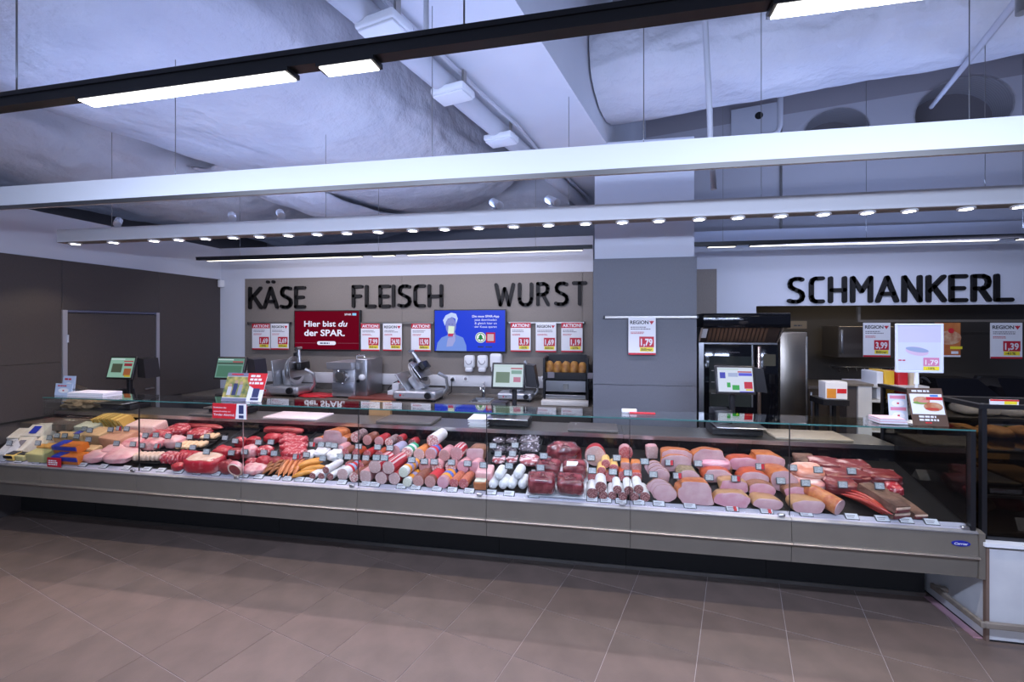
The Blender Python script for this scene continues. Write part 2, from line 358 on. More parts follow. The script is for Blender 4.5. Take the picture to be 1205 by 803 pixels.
# wall front face with two elliptical openings cut in: a grid of strips round every hole
zA, zB = 2.6, SL
def wall_face(a0, a1):
    rw.add([(a0, BW, zA), (a1, BW, zA), (a1, BW, zB), (a0, BW, zB)], [(0, 1, 2, 3)])
edges = [-1.04]
for (a, z, ra, rz) in holes: edges += [a - ra * 1.25, a + ra * 1.25]
edges.append(7.2)
for i in range(0, len(edges), 2): wall_face(edges[i], edges[i + 1])
for (a, z, ra, rz) in holes:
    n = 32; a0, a1 = a - ra * 1.25, a + ra * 1.25
    inner = [(a + ra * math.cos(2 * math.pi * k / n), BW, z + rz * math.sin(2 * math.pi * k / n)) for k in range(n)]
    outer = []
    for k in range(n):
        c_, s_ = math.cos(2 * math.pi * k / n), math.sin(2 * math.pi * k / n); q = max(abs(c_), abs(s_))
        c_, s_ = c_ / q, s_ / q
        outer.append((a + c_ * ra * 1.25, BW, z + s_ * (zB - z if s_ > 0 else z - zA)))
    rw.add(inner + outer, [(k, n + k, n + (k + 1) % n, (k + 1) % n) for k in range(n)])
two_coat = mat('two_coat_wall', (0.55, 0.54, 0.57), 0.85, bump=0.15, bsc=40)      # lower coat of light paint, bare grey above
nt = two_coat.node_tree; tc = nt.nodes.new('ShaderNodeTexCoord'); sx = nt.nodes.new('ShaderNodeSeparateXYZ'); cm = nt.nodes.new('ShaderNodeMath'); mx = nt.nodes.new('ShaderNodeMix'); mx.data_type = 'RGBA'
cm.operation = 'GREATER_THAN'; cm.inputs[1].default_value = 4.62; nt.links.new(tc.outputs['Object'], sx.inputs[0]); nt.links.new(sx.outputs[2], cm.inputs[0]); nt.links.new(cm.outputs[0], mx.inputs[0])
mx.inputs[6].default_value = (0.60, 0.58, 0.60, 1); mx.inputs[7].default_value = (0.40, 0.37, 0.38, 1); nt.links.new(mx.outputs[2], nt.nodes['Principled BSDF'].inputs['Base Color'])
rear = struct('wall_rear', gm(rw), two_coat)
struct('wall_rear_left', gm(M().box(-9.5, -1.82, BW, BW + .2, 2.2, SL)), two_coat)
hole_m = stripes('spiral_tube', (0.42, 0.40, 0.40), (0.36, 0.34, 0.34), 9, 'Y', 0.6)
for (a, z, ra, rz) in holes:
    n = 32; rings = [[Vector((a + ra * q * math.cos(-2 * math.pi * k / n) , y, z + rz * q * math.sin(-2 * math.pi * k / n))) for k in range(n)] for y, q in ((BW - .015, 1.03), (BW - .015, 1.0), (BW + .4, .98))]
    part('core_tube', gm(M().loft(rings, False, False)), hole_m, rear, 40)
    part('tube_end', gm(M().loft([[Vector((a + ra * q * math.cos(-2 * math.pi * k / n), BW + .4, z + rz * q * math.sin(-2 * math.pi * k / n))) for k in range(n)] for q in (.99, .5)], False, True)), mat('tube_end_dark', (0.2, 0.18, 0.18), .9), rear)
# far left shell
struct('wall_far_left', gm(M().box(-9.6, -9.4, -6, 7.4, 2.2, SL)), concrete_d)

# ---------------- ducts under the slab
DUCTS = []
def duct(pts, ra, rz, name, label, n=110, seg=160, amp=0.05, seed=0, sag=0):
    m = M(); P = [Vector(p) for p in pts]; rings = []
    ax = (P[-1] - P[0]).normalized(); side = Vector((-ax.y, ax.x, 0)) * -1
    for i in range(seg + 1):
        u = i / seg; c = P[0].lerp(P[-1], u); rg = []
        for k in range(n):
            q = 2 * math.pi * k / n; ca, sa = math.cos(q), math.sin(q)
            dv = Vector((ca * 1.6, sa * 1.6, u * 9 + seed * 13))
            g = 1 + amp * noise.noise(dv) + amp * 0.35 * noise.noise(dv * 3.1) - amp * 0.55 * max(0, .16 - abs(noise.noise(Vector((ca * 2.6 + u * 2.2, sa * 2.6 - u * 1.5, u * 2.5 + seed * 5))))) / .16 * .35 + amp * .10 * noise.noise(Vector((ca * 7, sa * 7, u * 30)))
            rg.append(c + side * (math.copysign(abs(ca) ** .85, ca) * ra * g) + Vector((0, 0, math.copysign(abs(sa) ** .85, sa) * rz * g)))
        rings.append(rg)
    m.loft(rings); DUCTS.append(m); o = solo(name, m, foil, label, 'duct', smooth=60); return o
duct([G(-3.95, -1.5, 4.02), G(-3.95, 5.6, 4.02)], 1.42, .62, 'insulated_duct', 'very wide sagging duct wrapped in white foil beside the concrete beam', amp=.07, seed=1)
duct([G(-2.66, -1.5, 4.80), G(-2.66, 4.55, 4.80)], .46, .37, 'insulated_duct', 'narrower wrinkled foil duct between the wide duct and the grey pipe', amp=.08, seed=2)
duct([G(-1.02, 4.3, 4.18), G(5.8, 4.3, 4.12)], .52, .42, 'insulated_duct', 'wrinkled foil duct running across the hall behind the white pipes', amp=.08, seed=3)
duct([G(-6.9, -1.0, 3.95), G(-6.9, 5.7, 3.95)], 1.2, .72, 'insulated_duct', 'dark hanging foil duct beyond the wide duct near the side wall', amp=.09, seed=4)
duct([G(-7.5, 6.35, 3.75), G(-1.9, 6.3, 3.75)], .42, .36, 'insulated_duct', 'low foil duct along the concrete wall behind the lettered wall', amp=.1, seed=5)
m = M(); nn, mm = 30, 12; Pa, Pb = G(-5.2, 3.2, 3.66), G(-3.9, 6.3, 3.55); rows = []
for i in range(nn + 1):
    u = i / nn; rows.append([Pa.lerp(Pb, u) + EX * ((j / mm - .5) * .9) + Vector((0, 0, -.30 * math.sin(math.pi * u) - .10 * math.sin(math.pi * j / mm) + .03 * noise.noise(Vector((i * .3, j * .5, 2)))) ) for j in range(mm + 1)])
for dz in (0, .012):
    m.add([p + Vector((0, 0, dz)) for r_ in rows for p in r_], [(i * (mm + 1) + j, i * (mm + 1) + j + 1, (i + 1) * (mm + 1) + j + 1, (i + 1) * (mm + 1) + j) for i in range(nn) for j in range(mm)])
solo('loose_wrap', m, foil, 'loose sheet of white wrap sagging below the wide duct', 'duct wrap', smooth=60)
P = onX(0, 190, -6.6); t = thing('round_duct', 'round grey duct end hanging above the side wall', 'duct', (P.x, P.y, P.z - .26)); part('shell', M().tube([(P.x - 1.2, P.y + .1, P.z), (P.x - .3, P.y, P.z), (P.x, P.y, P.z)], .26, 32, True, False), pipe_m, t, 40); part('rim', M().tube([(P.x, P.y + .26 * math.cos(q), P.z + .26 * math.sin(q)) for q in (2 * math.pi * i / 32 for i in range(33))], .014, 8), steel_d, t, 40); part('damper', M().cyl((P.x - .1, P.y, P.z), (P.x - .09, P.y, P.z), .25, n=32), concrete_d, t)
# grey pipe with junction boxes
cp = thing('service_pipe', 'grey pipe running along the concrete beam under the slab', 'pipe', G(-1.76, 2.5, 3.42))
m = M(); m.tube([G(-1.77, -1 + i * .8, 3.50) for i in range(10)], .075, 16); part('pipe', m, pipe_m, cp, 40)
m = M(); m.tube([G(-1.66, -1, 3.56), G(-1.66, 3, 3.56), G(-1.62, 3.6, 3.54), G(-1.68, 4.2, 3.56), G(-1.68, 6.2, 3.56)], .016, 8); part('cable', m, pipe_m, cp, 40)
for px, py, nm in ((452, 31, 'nearest the track'), (533, 109, 'midway along the pipe'), (590, 163, 'next to the white beam')):
    P = onZ(px, py, 3.43); a, b = P.dot(EX), P.dot(DX)
    bx = thing('junction_box', {'nearest the track': 'white box clipped to the grey pipe above the black track', 'midway along the pipe': 'white box clipped midway along the grey pipe', 'next to the white beam': 'white box on the grey pipe just above the white beam'}[nm], 'junction box', P, 'boxes on the grey pipe')
    part('housing', gm(M().rbox(a - .13, a + .13, b - .09, b + .09, 3.40, 3.45, .012)), white, bx, 50)
    part('cover', gm(M().rbox(a - .12, a + .12, b - .075, b + .075, 3.385, 3.40, .006)), white, bx, 50)
    for s in (-1, 1): part('clip', gm(M().box(a + s * .09 - .008, a + s * .09 + .008, b - .02, b + .02, 3.45, 3.56)), steel_d, bx)
# white sprinkler pipes
def vpipe(pts, r, label, flange=True):
    t = thing('sprinkler_pipe', label, 'pipe', pts[-1]); part('pipe', M().tube(pts, r, 12), pipe_m, t, 40)
    c = Vector(pts[0]); part('coupling', M().cyl(c + Vector((0, 0, -.10)), c + Vector((0, 0, .02)), r * 1.5), steel_d, t, 40); return t
p0 = onY(829, 12, 3.05); vpipe([(p0.x, p0.y, SL - .03), p0, onY(835, 130, 3.08), onY(836, 170, 3.1), onY(840, 223, 3.12)], .018, 'thin white pipe dropping straight from the crosswise foil duct')
vpipe([onY(918, 70, 5.2), onY(918, 148, 5.2), onY(915, 155, 5.2), onY(908, 159, 5.2), onY(870, 163, 5.2)], .028, 'short white pipe with an elbow beside the access plate')
P1, P2 = onY(1205, -10, 2.55), onY(1096, 126, 5.5); vpipe([P1, P1.lerp(P2, .5), P2], .02, 'long slanting white pipe leading into a round wall opening')
q0 = onY(501.5, -25, 1.9); vpipe([(q0.x, q0.y, 3.575), q0, onY(501.5, 42, 1.9)], .012, 'thin white rod above the black track near the beam')
ap = onY(886, 145, 6.9); ab = thing('wall_box', 'white access plate with a round black hole on the concrete wall', 'plate', ap)
a, b = ap.dot(EX), BW
part('plate', gm(M().box(a - .28, a + .28, b - .05, b - .007, ap.z - .28, ap.z + .14)), concrete, ab); part('hole', gm(M().cyl((a + .06, b - .052, ap.z), (a + .06, b - .02, ap.z), .05)), blackm, ab)
m = M().cyl((a + .32, b - .03, 2.6), (a + .32, b - .03, ap.z + .16), .015); solo('conduit', gm(m), steel_d, 'thin brown conduit running down the concrete wall beside the access plate', 'conduit', smooth=40)

# ---------------- hanging beams and tracks
DV, DF = [], []
for m_ in DUCTS: k_ = len(DV); DV += m_.v; DF += [tuple(k_ + i for i in f_) for f_ in m_.f]
dtree = BVHTree.FromPolygons(DV, DF)
def hang(t, x, y, z0, z1=SL - .01):
    h_ = dtree.ray_cast(Vector((x, y, z0)), Vector((0, 0, 1)), 4)
    if h_[0] is not None: z1 = h_[0].z - .002
    q_ = Vector((x, y, 0)); 
    if -1.85 < q_.dot(EX) < -1.0 and q_.dot(DX) < 7.05: z1 = min(z1, 3.598)
    part('cable', M().cyl((x, y, z0), (x, y, z1), .0025, n=6), steel_d, t)
b1 = thing('light_beam', 'broad plain white beam hung nearest the foil ducts', 'light beam', (-1, 2.44, 2.6))
m = M().box(-6.5, 5.6, 2.40, 2.425, 2.60, 2.735).box(-6.5, 5.6, 2.455, 2.48, 2.60, 2.735).box(-6.5, 5.6, 2.425, 2.455, 2.64, 2.735); part('profile', m, white, b1)
part('light_slot', M().box(-6.1, 2.9, 2.426, 2.454, 2.62, 2.622), ledw, b1)
part('lower_lip', M().box(-6.5, 5.6, 2.394, 2.3995, 2.579, 2.606), steel_d, b1)
part('end_plate', M().box(5.6, 5.61, 2.40, 2.48, 2.60, 2.735), white, b1)
for x in (-4.2, -2.6, -0.9, 0.25, 1.7): hang(b1, x, 2.44, 2.735)
b2 = thing('light_beam', 'white beam with a row of small downlights over the counter', 'light beam', (-1, 3.6, 2.6))
part('profile', M().box(-5.12, 5.6, 3.54, 3.66, 2.605, 2.725), white, b2)
part('underside', M().box(-5.12, 5.6, 3.545, 3.655, 2.6, 2.605), taupe, b2)
for x in DOWN:
    m = M(); rr = [[Vector((x + r_ * math.cos(2 * math.pi * k / 20), 3.6 + r_ * math.sin(2 * math.pi * k / 20), z)) for k in range(20)] for r_, z in ((.05, 2.6), (.05, 2.588), (.036, 2.588), (.034, 2.598))]
    dl = part('downlight', m.loft(rr, False, False), white, b2, 40)
    part('lens', M().cyl((x, 3.6, 2.59), (x, 3.6, 2.598), .036, n=20), lampm, dl)
for x in (-4.55, -2.3, -0.2, 1.2, 2.6): hang(b2, x, 3.6, 2.725)
for px, py, q in ((139, 262, 'the dark wall door'), (273, 254, 'the first letters'), (330, 252, 'the red screen'), (583, 240, 'the blue screen'), (649, 236, 'the pillar')):
    P = onY(px, py + 4, 3.6); P.z = 2.725
    s_ = thing('spotlight', 'small white spotlight on top of the downlight beam, tilted, above ' + q, 'spotlight', P)
    part('base', M().cyl(P, P + Vector((0, 0, .02)), .03), white, s_, 40)
    part('arm', M().cyl(P + Vector((0, 0, .02)), P + Vector((0, 0, .05)), .008), white, s_, 40)
    part('head', M().tube([P + Vector((.05, -.05, .03)), P + Vector((-.03, .03, .085)), P + Vector((-.045, .045, .09))], [.032, .032, .02], 16), white, s_, 40)
def track(name, pts, z, label, leds, hangers, pw=.018, ph=.036):
    t = thing(name, label, 'light track', (Vector(pts[0]) + Vector(pts[1])) / 2 * 1.0 + Vector((0, 0, z)))
    A, B = Vector(pts[0]), Vector(pts[1]); ax = (B - A).normalized(); nr = Vector((-ax.y, ax.x, 0))
    def bar(u0, u1, w0, w1, z0, z1):
        return M().add([A + ax * u + nr * w_ + Vector((0, 0, zz)) for zz in (z0, z1) for w_ in (w0, w1) for u in (u0, u1)], [(0, 2, 3, 1), (4, 5, 7, 6), (0, 1, 5, 4), (2, 6, 7, 3), (0, 4, 6, 2), (1, 3, 7, 5)])
    L_ = (B - A).length
    part('profile', bar(0, L_, -pw, pw, z, z + ph), black, t)
    part('side_flange', bar(0, L_, -pw - .005, -pw, z + ph - .01, z + ph + .003), black, t)
    for u0, u1, mt in leds:
        e = part('led_module', bar(u0, u1, -pw - .006, pw + .006, z - .013, z - .001), black, t)
        part('diffuser', bar(u0 + .008, u1 - .008, -pw - .003, pw + .003, z - .0155, z - .013), mt, e)
    for u in hangers: P = A + ax * u; hang(t, P.x, P.y, z + ph)
    return t
def inv(A, B, *xs): return [((x - A[0]) / (B[0] - A[0])) * math.hypot(B[0] - A[0], B[1] - A[1]) for x in xs]
A, B = (-3.6, 1.1375, 0), (4.6, .858, 0); q = inv(A, B, -1.44, -.755, -.675, -.52, .35, 1.056, 1.22, 2.36, -2.92, -1.95)
track('light_track', (A, B), 2.45, 'long black track with bright panels hung nearest the ducts above the aisle', [(q[0], q[1], ledm), (q[2], q[3], ledm), (q[4], q[5], ledm), (q[6], q[7], ledm), (q[8], q[9], ledm)], inv(A, B, -1.7, -.3, 1.2))
for y, lb in ((-1.6, 'added unseen black track with bright panels behind the aisle'), (-4.2, 'added unseen black track with bright panels furthest from the counter')):  # out of view, added to light fascia, beam fronts and floor
    A, B = (-4.2, y, 0), (3.6, y, 0); track('light_track', (A, B), 2.45, lb, [(.6, 2.2, ledm), (2.3, 3.8, ledm), (4.4, 5.9, ledm), (6.0, 7.4, ledm)], (1, 4, 7))
A, B = (-4.82, 4.82, 0), (-.02, 4.82, 0)
track('light_track', (A, B), 2.6, 'slim black track with light strips in front of the taupe lettered wall', [(.15, 2.2, ledw), (2.33, 2.6, ledw), (2.75, 4.7, ledw)], (.6, 2.4, 4.2))
A, B = (xp1 + .005, 4.86, 0), (5.6, 4.99, 0)
track('light_track', (A, B), 2.6, 'slim black track with light strips in front of the white lettered bulkhead', [(.15, .42, ledw), (.55, 2.7, ledw), (2.85, 3.2, ledw)], (.3, 1.6, 2.9))
# ================================================================== COUNTER
XS = [-5.43, -4.555, -3.598, -2.647, -1.689, -.731, .228, 1.183, 2.158]
GY = 3.045; GZ0 = .62; GZ1 = 1.19; DY0, DZ0, DM = 3.12, .648, .265
def deckz(y): return DZ0 + DM * (y - DY0)
def onDeck(px, py, lift=0.0):
    d = ray(px, py); t = (DZ0 + lift - DM * DY0 - H) / (d[2] - DM * d[1]); return Vector((d[0] * t, d[1] * t, H + d[2] * t))
TILT = math.atan(DM)
holds = ['soft white cheeses, left without a tall pane', 'hard cheeses and the first cuts of pork', 'raw pork and beef joints', 'frankfurters and white-skinned sausages', 'banded sausages in three rows', 'foil packed trays and dark beef blocks', 'sliced hams in front of the oven', 'smoked bacon and red sausage sticks']
logo_m = mat('badge_blue', (0.012, 0.02, 0.28), 0.3)
for k in range(8):
    x0, x1 = XS[k], XS[k + 1]; g = .0015; a0, a1 = x0 + g, x1 - g
    t = thing('display_counter', 'taupe refrigerated display counter unit holding ' + holds[k], 'display counter', ((x0 + x1) / 2, YF + .4, 0), 'joined units of the long counter')
    part('upper_fascia', M().prismx([(YF, .475), (YF + .04, .475), (YF + .04, .605), (YF + .006, .605)], a0, a1), fascia, t)
    part('lower_fascia', M().prismx([(YF + .012, .352), (YF + .05, .352), (YF + .04, .462), (YF + .004, .462)], a0, a1), fascia, t)
    part('bumper_rail', M().prismx([(YF - .004, .462), (YF - .016, .466), (YF - .018, .472), (YF - .012, .478), (YF + .002, .480), (YF + .03, .470)], a0, a1), rail_steel, t, 40)
    part('steel_lip', M().prismx([(YF - .001, .605), (YF + .021, .605), (YF + .021, .622), (YF + .014, .620), (YF - .001, .612)], a0, a1), lip_steel, t)
    part('price_rail', M().prismx([(YF + .0215, .621), (YF + .0215, .612), (YF + .07, .630), (YF + .07, .639)], a0, a1), railw, t)
    part('deck', M().prismx([(3.101, deckz(3.101) - .004), (3.76, deckz(3.76) - .004), (3.76, deckz(3.76) - .03), (3.101, deckz(3.101) - .03)], a0, a1), deckm, t)
    part('back_panel', M().box(a0, a1, 3.745, 3.765, deckz(3.745) - .03, .90), blackg, t)
    part('belly', M().prismx([(YF + .045, .36), (3.46, .30), (4.08, .30), (4.08, .62), (3.76, .70), (YF + .09, .60)], a0, a1), blackm, t)
    part('service_top', M().box(a0, a1, 3.74, 4.10, .905, .925), steel_d, t)
    part('service_edge', M().box(a0, a1, 3.732, 3.74, .895, .927), steel, t)
    part('rear_apron', M().box(a0, a1, 4.07, 4.09, .3, .904), darkcab, t)
    part('toe_kick', M().box(a0, a1, 3.46, 4.0, 0.0, .30), blackm, t)
    part('toe_strip', M().box(a0, a1, 3.45, 3.46, 0.0, .025), steel_d, t)
    if k:
        part('front_glass', M().box(a0 + .002, a1 - .002, GY, GY + .008, GZ0 + .012, GZ1), glassm, t)
        part('top_glass', M().box(a0 + .001, a1 - .001, GY + .006, 3.33, GZ1 + .0005, GZ1 + .0085), glassm, t)
        part('glass_rim', M().box(a0 + .001, a1 - .001, GY, GY + .0055, GZ1 + .0005, GZ1 + .0085), gedge, t)
        xx = a1 - .004 if k == 7 else a1
        part('glass_support', M().box(xx - .003, xx + .001, GY + .009, GY + .018, GZ0 + .01, GZ1), black if k not in (2, ) else steel, t)
        part('foot_clamp', M().rbox(xx - .07, xx - .03, GY - .006, GY + .014, GZ0 + .004, GZ0 + .022, .006), steel, t, 50)
    if k == 7:
        part('end_glass', M().prismx([(GY + .02, .64), (3.72, .82), (3.72, GZ1 - .1), (3.33, GZ1), (GY + .02, GZ1)], a1 - .03, a1 - .022), glassd, t)
        part('end_post', M().box(a1 - .03, a1 - .005, GY - .004, GY + .03, GZ0, GZ1), black, t)
        part('end_cap', M().prismx([(YF - .006, .352), (3.5, .30), (3.5, .60), (YF + .03, .622), (YF - .006, .612)], a1, a1 + .03), fascia, t)
        bd = M(); c0 = onY(1131, 640, YF); cc = [(c0.x + .047 * math.cos(2 * math.pi * i / 28), c0.z + .016 * math.sin(2 * math.pi * i / 28)) for i in range(28)]
        b_ = part('badge', bd.prism(cc, YF - .001, YF + .006), logo_m, t, label='oval blue maker badge with white script')
        part('badge_lettering', text('Carrier', c0.x - .034, c0.x + .034, c0.z - .007, .014, YF - .0016, shear=.25), paper, b_)
    if k == 1:
        part('end_glass', M().prismx([(GY + .01, .64), (3.72, .82), (3.72, GZ1 - .12), (3.33, GZ1), (GY + .01, GZ1)], a0 + .004, a0 + .012), glassm, t)

# ================================================================== WALL LETTERS
ST = {
 'K': (.62, [[(0, 0), (0, 1)], [(.60, 1), (.02, .40)], [(.20, .58), (.62, 0)]]),
 'A': (.76, [[(0, 0), (.38, 1), (.76, 0)], [(.14, .30), (.62, .30)]]),
 'Ä': (.76, [[(0, 0), (.38, 1), (.76, 0)], [(.14, .30), (.62, .30)], [(.20, 1.32), (.21, 1.32)], [(.54, 1.32), (.55, 1.32)]]),
 'S': (.62, [[(.58, .96), (.46, 1), (.25, 1), (.10, .94), (.03, .80), (.06, .65), (.18, .57), (.44, .46), (.57, .37), (.61, .22), (.55, .08), (.40, 0), (.15, 0), (0, .04)]]),
 'E': (.52, [[(.52, 1), (0, 1), (0, 0), (.52, 0)], [(0, .5), (.44, .5)]]),
 'F': (.52, [[(.52, 1), (0, 1), (0, 0)], [(0, .52), (.44, .52)]]),
 'L': (.55, [[(0, 1), (0, 0), (.55, 0)]]), 'I': (.04, [[(0, 1), (0, 0)]]),
 'C': (.58, [[(.58, 1), (.20, 1), (.06, .94), (0, .80), (0, .20), (.06, .06), (.20, 0), (.58, 0)]]),
 'H': (.66, [[(0, 0), (0, 1)], [(.66, 0), (.66, 1)], [(0, .48), (.66, .48)]]),
 'W': (.95, [[(0, 1), (.24, 0), (.475, .80), (.71, 0), (.95, 1)]]),
 'U': (.62, [[(0, 1), (0, .28), (.05, .10), (.18, 0), (.44, 0), (.57, .10), (.62, .28), (.62, 1)]]),
 'R': (.60, [[(0, 0), (0, 1), (.36, 1), (.53, .92), (.58, .76), (.53, .58), (.36, .48), (0, .48)], [(.30, .46), (.60, 0)]]),
 'T': (.70, [[(0, 1), (.70, 1)], [(.35, 1), (.35, 0)]]),
 'M': (.80, [[(0, 0), (0, 1), (.40, .42), (.80, 1), (.80, 0)]]), 'N': (.70, [[(0, 0), (0, 1), (.70, 0), (.70, 1)]]),
}
def stroke(m, pts, wd, y0, y1):
    h_ = wd / 2
    for (xa, za), (xb_, zb) in zip(pts, pts[1:]):
        a = math.atan2(zb - za, xb_ - xa); n = 6; poly = []
        for i in range(n + 1): q = a + math.pi / 2 + math.pi * i / n; poly.append((xa + h_ * math.cos(q), za + h_ * math.sin(q)))
        for i in range(n + 1): q = a - math.pi / 2 + math.pi * i / n; poly.append((xb_ + h_ * math.cos(q), zb + h_ * math.sin(q)))
        m.prism(poly, y0, y1)
def word(wd, spans, tops, bots, Y, where):
    for i, (ch, (pa, pb)) in enumerate(zip(wd, spans)):
        u = i / (len(wd) - 1); P0 = onY(pa, bots[0] + (bots[1] - bots[0]) * u, Y); P1 = onY(pb, tops[0] + (tops[1] - tops[0]) * u, Y)
        sw = .045; w_, polys = ST[ch]; x0 = P0.x + sw / 2; x1 = P1.x - sw / 2; z0 = P0.z + sw / 2; z1 = P1.z - sw / 2; m = M()
        for pl_ in polys: stroke(m, [(x0 + (x1 - x0) * p[0] / w_, z0 + (z1 - z0) * p[1]) for p in pl_], sw, Y - .022, Y + .012)
        again = wd.index(ch) != i
        solo('letter', m, letter_m, 'black letter %s%s of the word %s on the %s' % (ch, ' again' if again else '', wd, where), 'letter', 'letters of the word ' + wd, smooth=35)
word('KÄSE', [(293, 309), (310, 328), (330, 344.5), (347, 360)], (337.4, 336.8), (364, 363), YW - .012, 'taupe wall')
word('FLEISCH', [(414.5, 427.5), (430, 443), (446, 460), (461.5, 466), (468, 484.5), (487, 501), (503.5, 521.5)], (335.5, 334.5), (362.5, 362), YW - .012, 'taupe wall')
word('WURST', [(582, 606), (609.5, 627.5), (631, 647), (652, 669.5), (673, 691)], (333, 331), (361, 360), YW - .012, 'taupe wall')
word('SCHMANKERL', [(926, 947), (952, 970), (974.5, 996), (1000.5, 1026.5), (1030, 1057), (1061, 1084.5), (1089.5, 1113), (1116.5, 1138), (1142.5, 1166), (1169.5, 1192)], (326, 322), (357.5, 355.5), YW - .012, 'white bulkhead')

# ================================================================== SIGNS AND SCREENS
def heart(cx_, cz, s, y):
    return M().prism([(cx_ + s * x, cz + s * z) for x, z in ((0, -1), (.45, -.3), (1, .5), (.75, .8), (.35, .5), (.2, .75), (-.2, .75), (-.35, .5), (-.75, .8), (-1, .5), (-.45, -.3))], y - .0004, y)
def poster(px0, py0, px1, py1, Y, kind, price, pct, label, sub=('Frisches vom Metzger', 'je 100 g'), fade=False):
    a = onY(px0, py1, Y); b = onY(px1, py0, Y); x0, x1, z0, z1 = a.x, b.x, a.z, b.z; w_, h_ = x1 - x0, z1 - z0; y = Y - .006
    t = thing('price_poster', label, 'price sign', ((x0 + x1) / 2, Y, z0), 'price signs hung from rails')
    part('sheet', M().box(x0, x1, y, y + .006, z0, z1), paper, t)
    part('foot_band', M().box(x0, x1, y - .0006, y, z0, z0 + h_ * .05), redm, t)
    if kind == 'AKTION!':
        hb = part('header_band', M().box(x0, x1, y - .0006, y, z1 - h_ * .18, z1), redm, t)
        part('header_lettering', text('AKTION!', x0 + w_ * .06, x1 - w_ * .06, z1 - h_ * .145, h_ * .11, y - .0012, bold=.03), paper, hb)
    else:
        part('header_lettering', text('REGION', x0 + w_ * .06, x0 + w_ * .74, z1 - h_ * .17, h_ * .095, y - .0008, bold=.03), ink, t)
        part('red_eagle', heart(x1 - w_ * .15, z1 - h_ * .13, w_ * .085, y - .0004), redm, t)
    part('small_print', bars(x0 + w_ * .08, x0 + w_ * .82, z1 - h_ * .27, h_ * .026, y - .0008, 1, 2, 1.9, seed=int(px0)), inkg, t); part('small_print', bars(x0 + w_ * .08, x0 + w_ * .6, z1 - h_ * .40, h_ * .018, y - .0008, 1, 2, 2.0, seed=int(px1)), redm, t)
    pb = part('price_box', M().rbox(x0 + w_ * .40, x1 - w_ * .06, y - .001, y, z0 + h_ * .205, z0 + h_ * .49, .001, 1), redm, t)
    part('price_figures', text(price, x0 + w_ * .455, x1 - w_ * .115, z0 + h_ * .255, h_ * .18, y - .0016, bold=.03), paper, pb)
    yb = part('saving_box', M().box(x0 + w_ * .42, x1 - w_ * .08, y - .0008, y, z0 + h_ * .09, z0 + h_ * .20), yelm, t)
    part('saving_figures', text(pct, x0 + w_ * .47, x1 - w_ * .13, z0 + h_ * .11, h_ * .07, y - .0013, bold=.02), ink, yb)
    return t
def rail(px0, px1, py, Y, label, yw):
    a = onY(px0, py, Y); b = onY(px1, py, Y); t = thing('sign_rail', label, 'rail', (a + b) / 2)
    part('bar', M().rbox(a.x, b.x, Y - .008, Y + .012, a.z - .012, a.z + .012, .003, 1), steel_d, t)
    for x in (a.x + .04, b.x - .04): part('bracket', M().cyl((x, Y + .01, a.z), (x, yw, a.z), .009), steel_d, t, 40)
    for x in (a.x, b.x): part('end_cap', M().rbox(x - .008, x + .008, Y - .012, Y + .016, a.z - .016, a.z + .016, .003, 1), black, t)
YS = YW - .055
rail(292, 342, 380.5, YS + .012, 'short sign rail between the wall corner and the red screen', YW)
rail(424, 511, 380.5, YS + .012, 'sign rail between the red and the blue screen', YW)
rail(598, 688, 380, YS + .012, 'sign rail between the blue screen and the pillar', YW)
rail(711, 821, 373.5, YP - .03, 'long thin sign rail on the grey pillar', YP)
for q in ((297, 381, 318, 411.5, 'AKTION!', '1,69', '-29%', 'nearest the wall corner'), (319, 381, 340, 411.5, 'REGION', '2,69', 'Billiger', 'between the first sign and the red screen'),
          (425, 381, 447, 413, 'AKTION!', '7,99', 'Billiger', 'on the rail past the red screen'), (451, 381, 473, 413, 'REGION', '24,90', 'Billiger', 'between the two screens'), (484, 381, 507, 413.5, 'AKTION!', '15,90', 'Billiger', 'next to the blue screen'),
          (601, 380, 624.5, 414, 'AKTION!', '3,19', '-25%', 'beside the blue screen'), (630.5, 380, 654.5, 414.5, 'REGION', '1,69', 'Billiger', 'above the bread shelf'), (660.5, 380, 685.5, 414.5, 'AKTION!', '1,19', '-23%', 'beside the pillar')):
    poster(*q[:4], YS, *q[4:7], 'white %s price sign reading %s, hung %s' % ('red headed' if q[4] == 'AKTION!' else 'REGION', q[5], q[7]))
poster(739.5, 374, 771.5, 417.5, YP - .045, 'REGION', '1,79', 'Billiger', 'white REGION price sign reading 1,79 on the grey pillar')
YR = 6.02
poster(1015.5, 380, 1047.5, 420, YR, 'REGION', '3,99', 'Billiger', 'white REGION price sign reading 3,99 in front of the kitchen cabinet')
poster(1165, 380, 1202.5, 422, YR, 'REGION', '1,39', '-41%', 'white REGION price sign reading 1,39 above the dark hood')
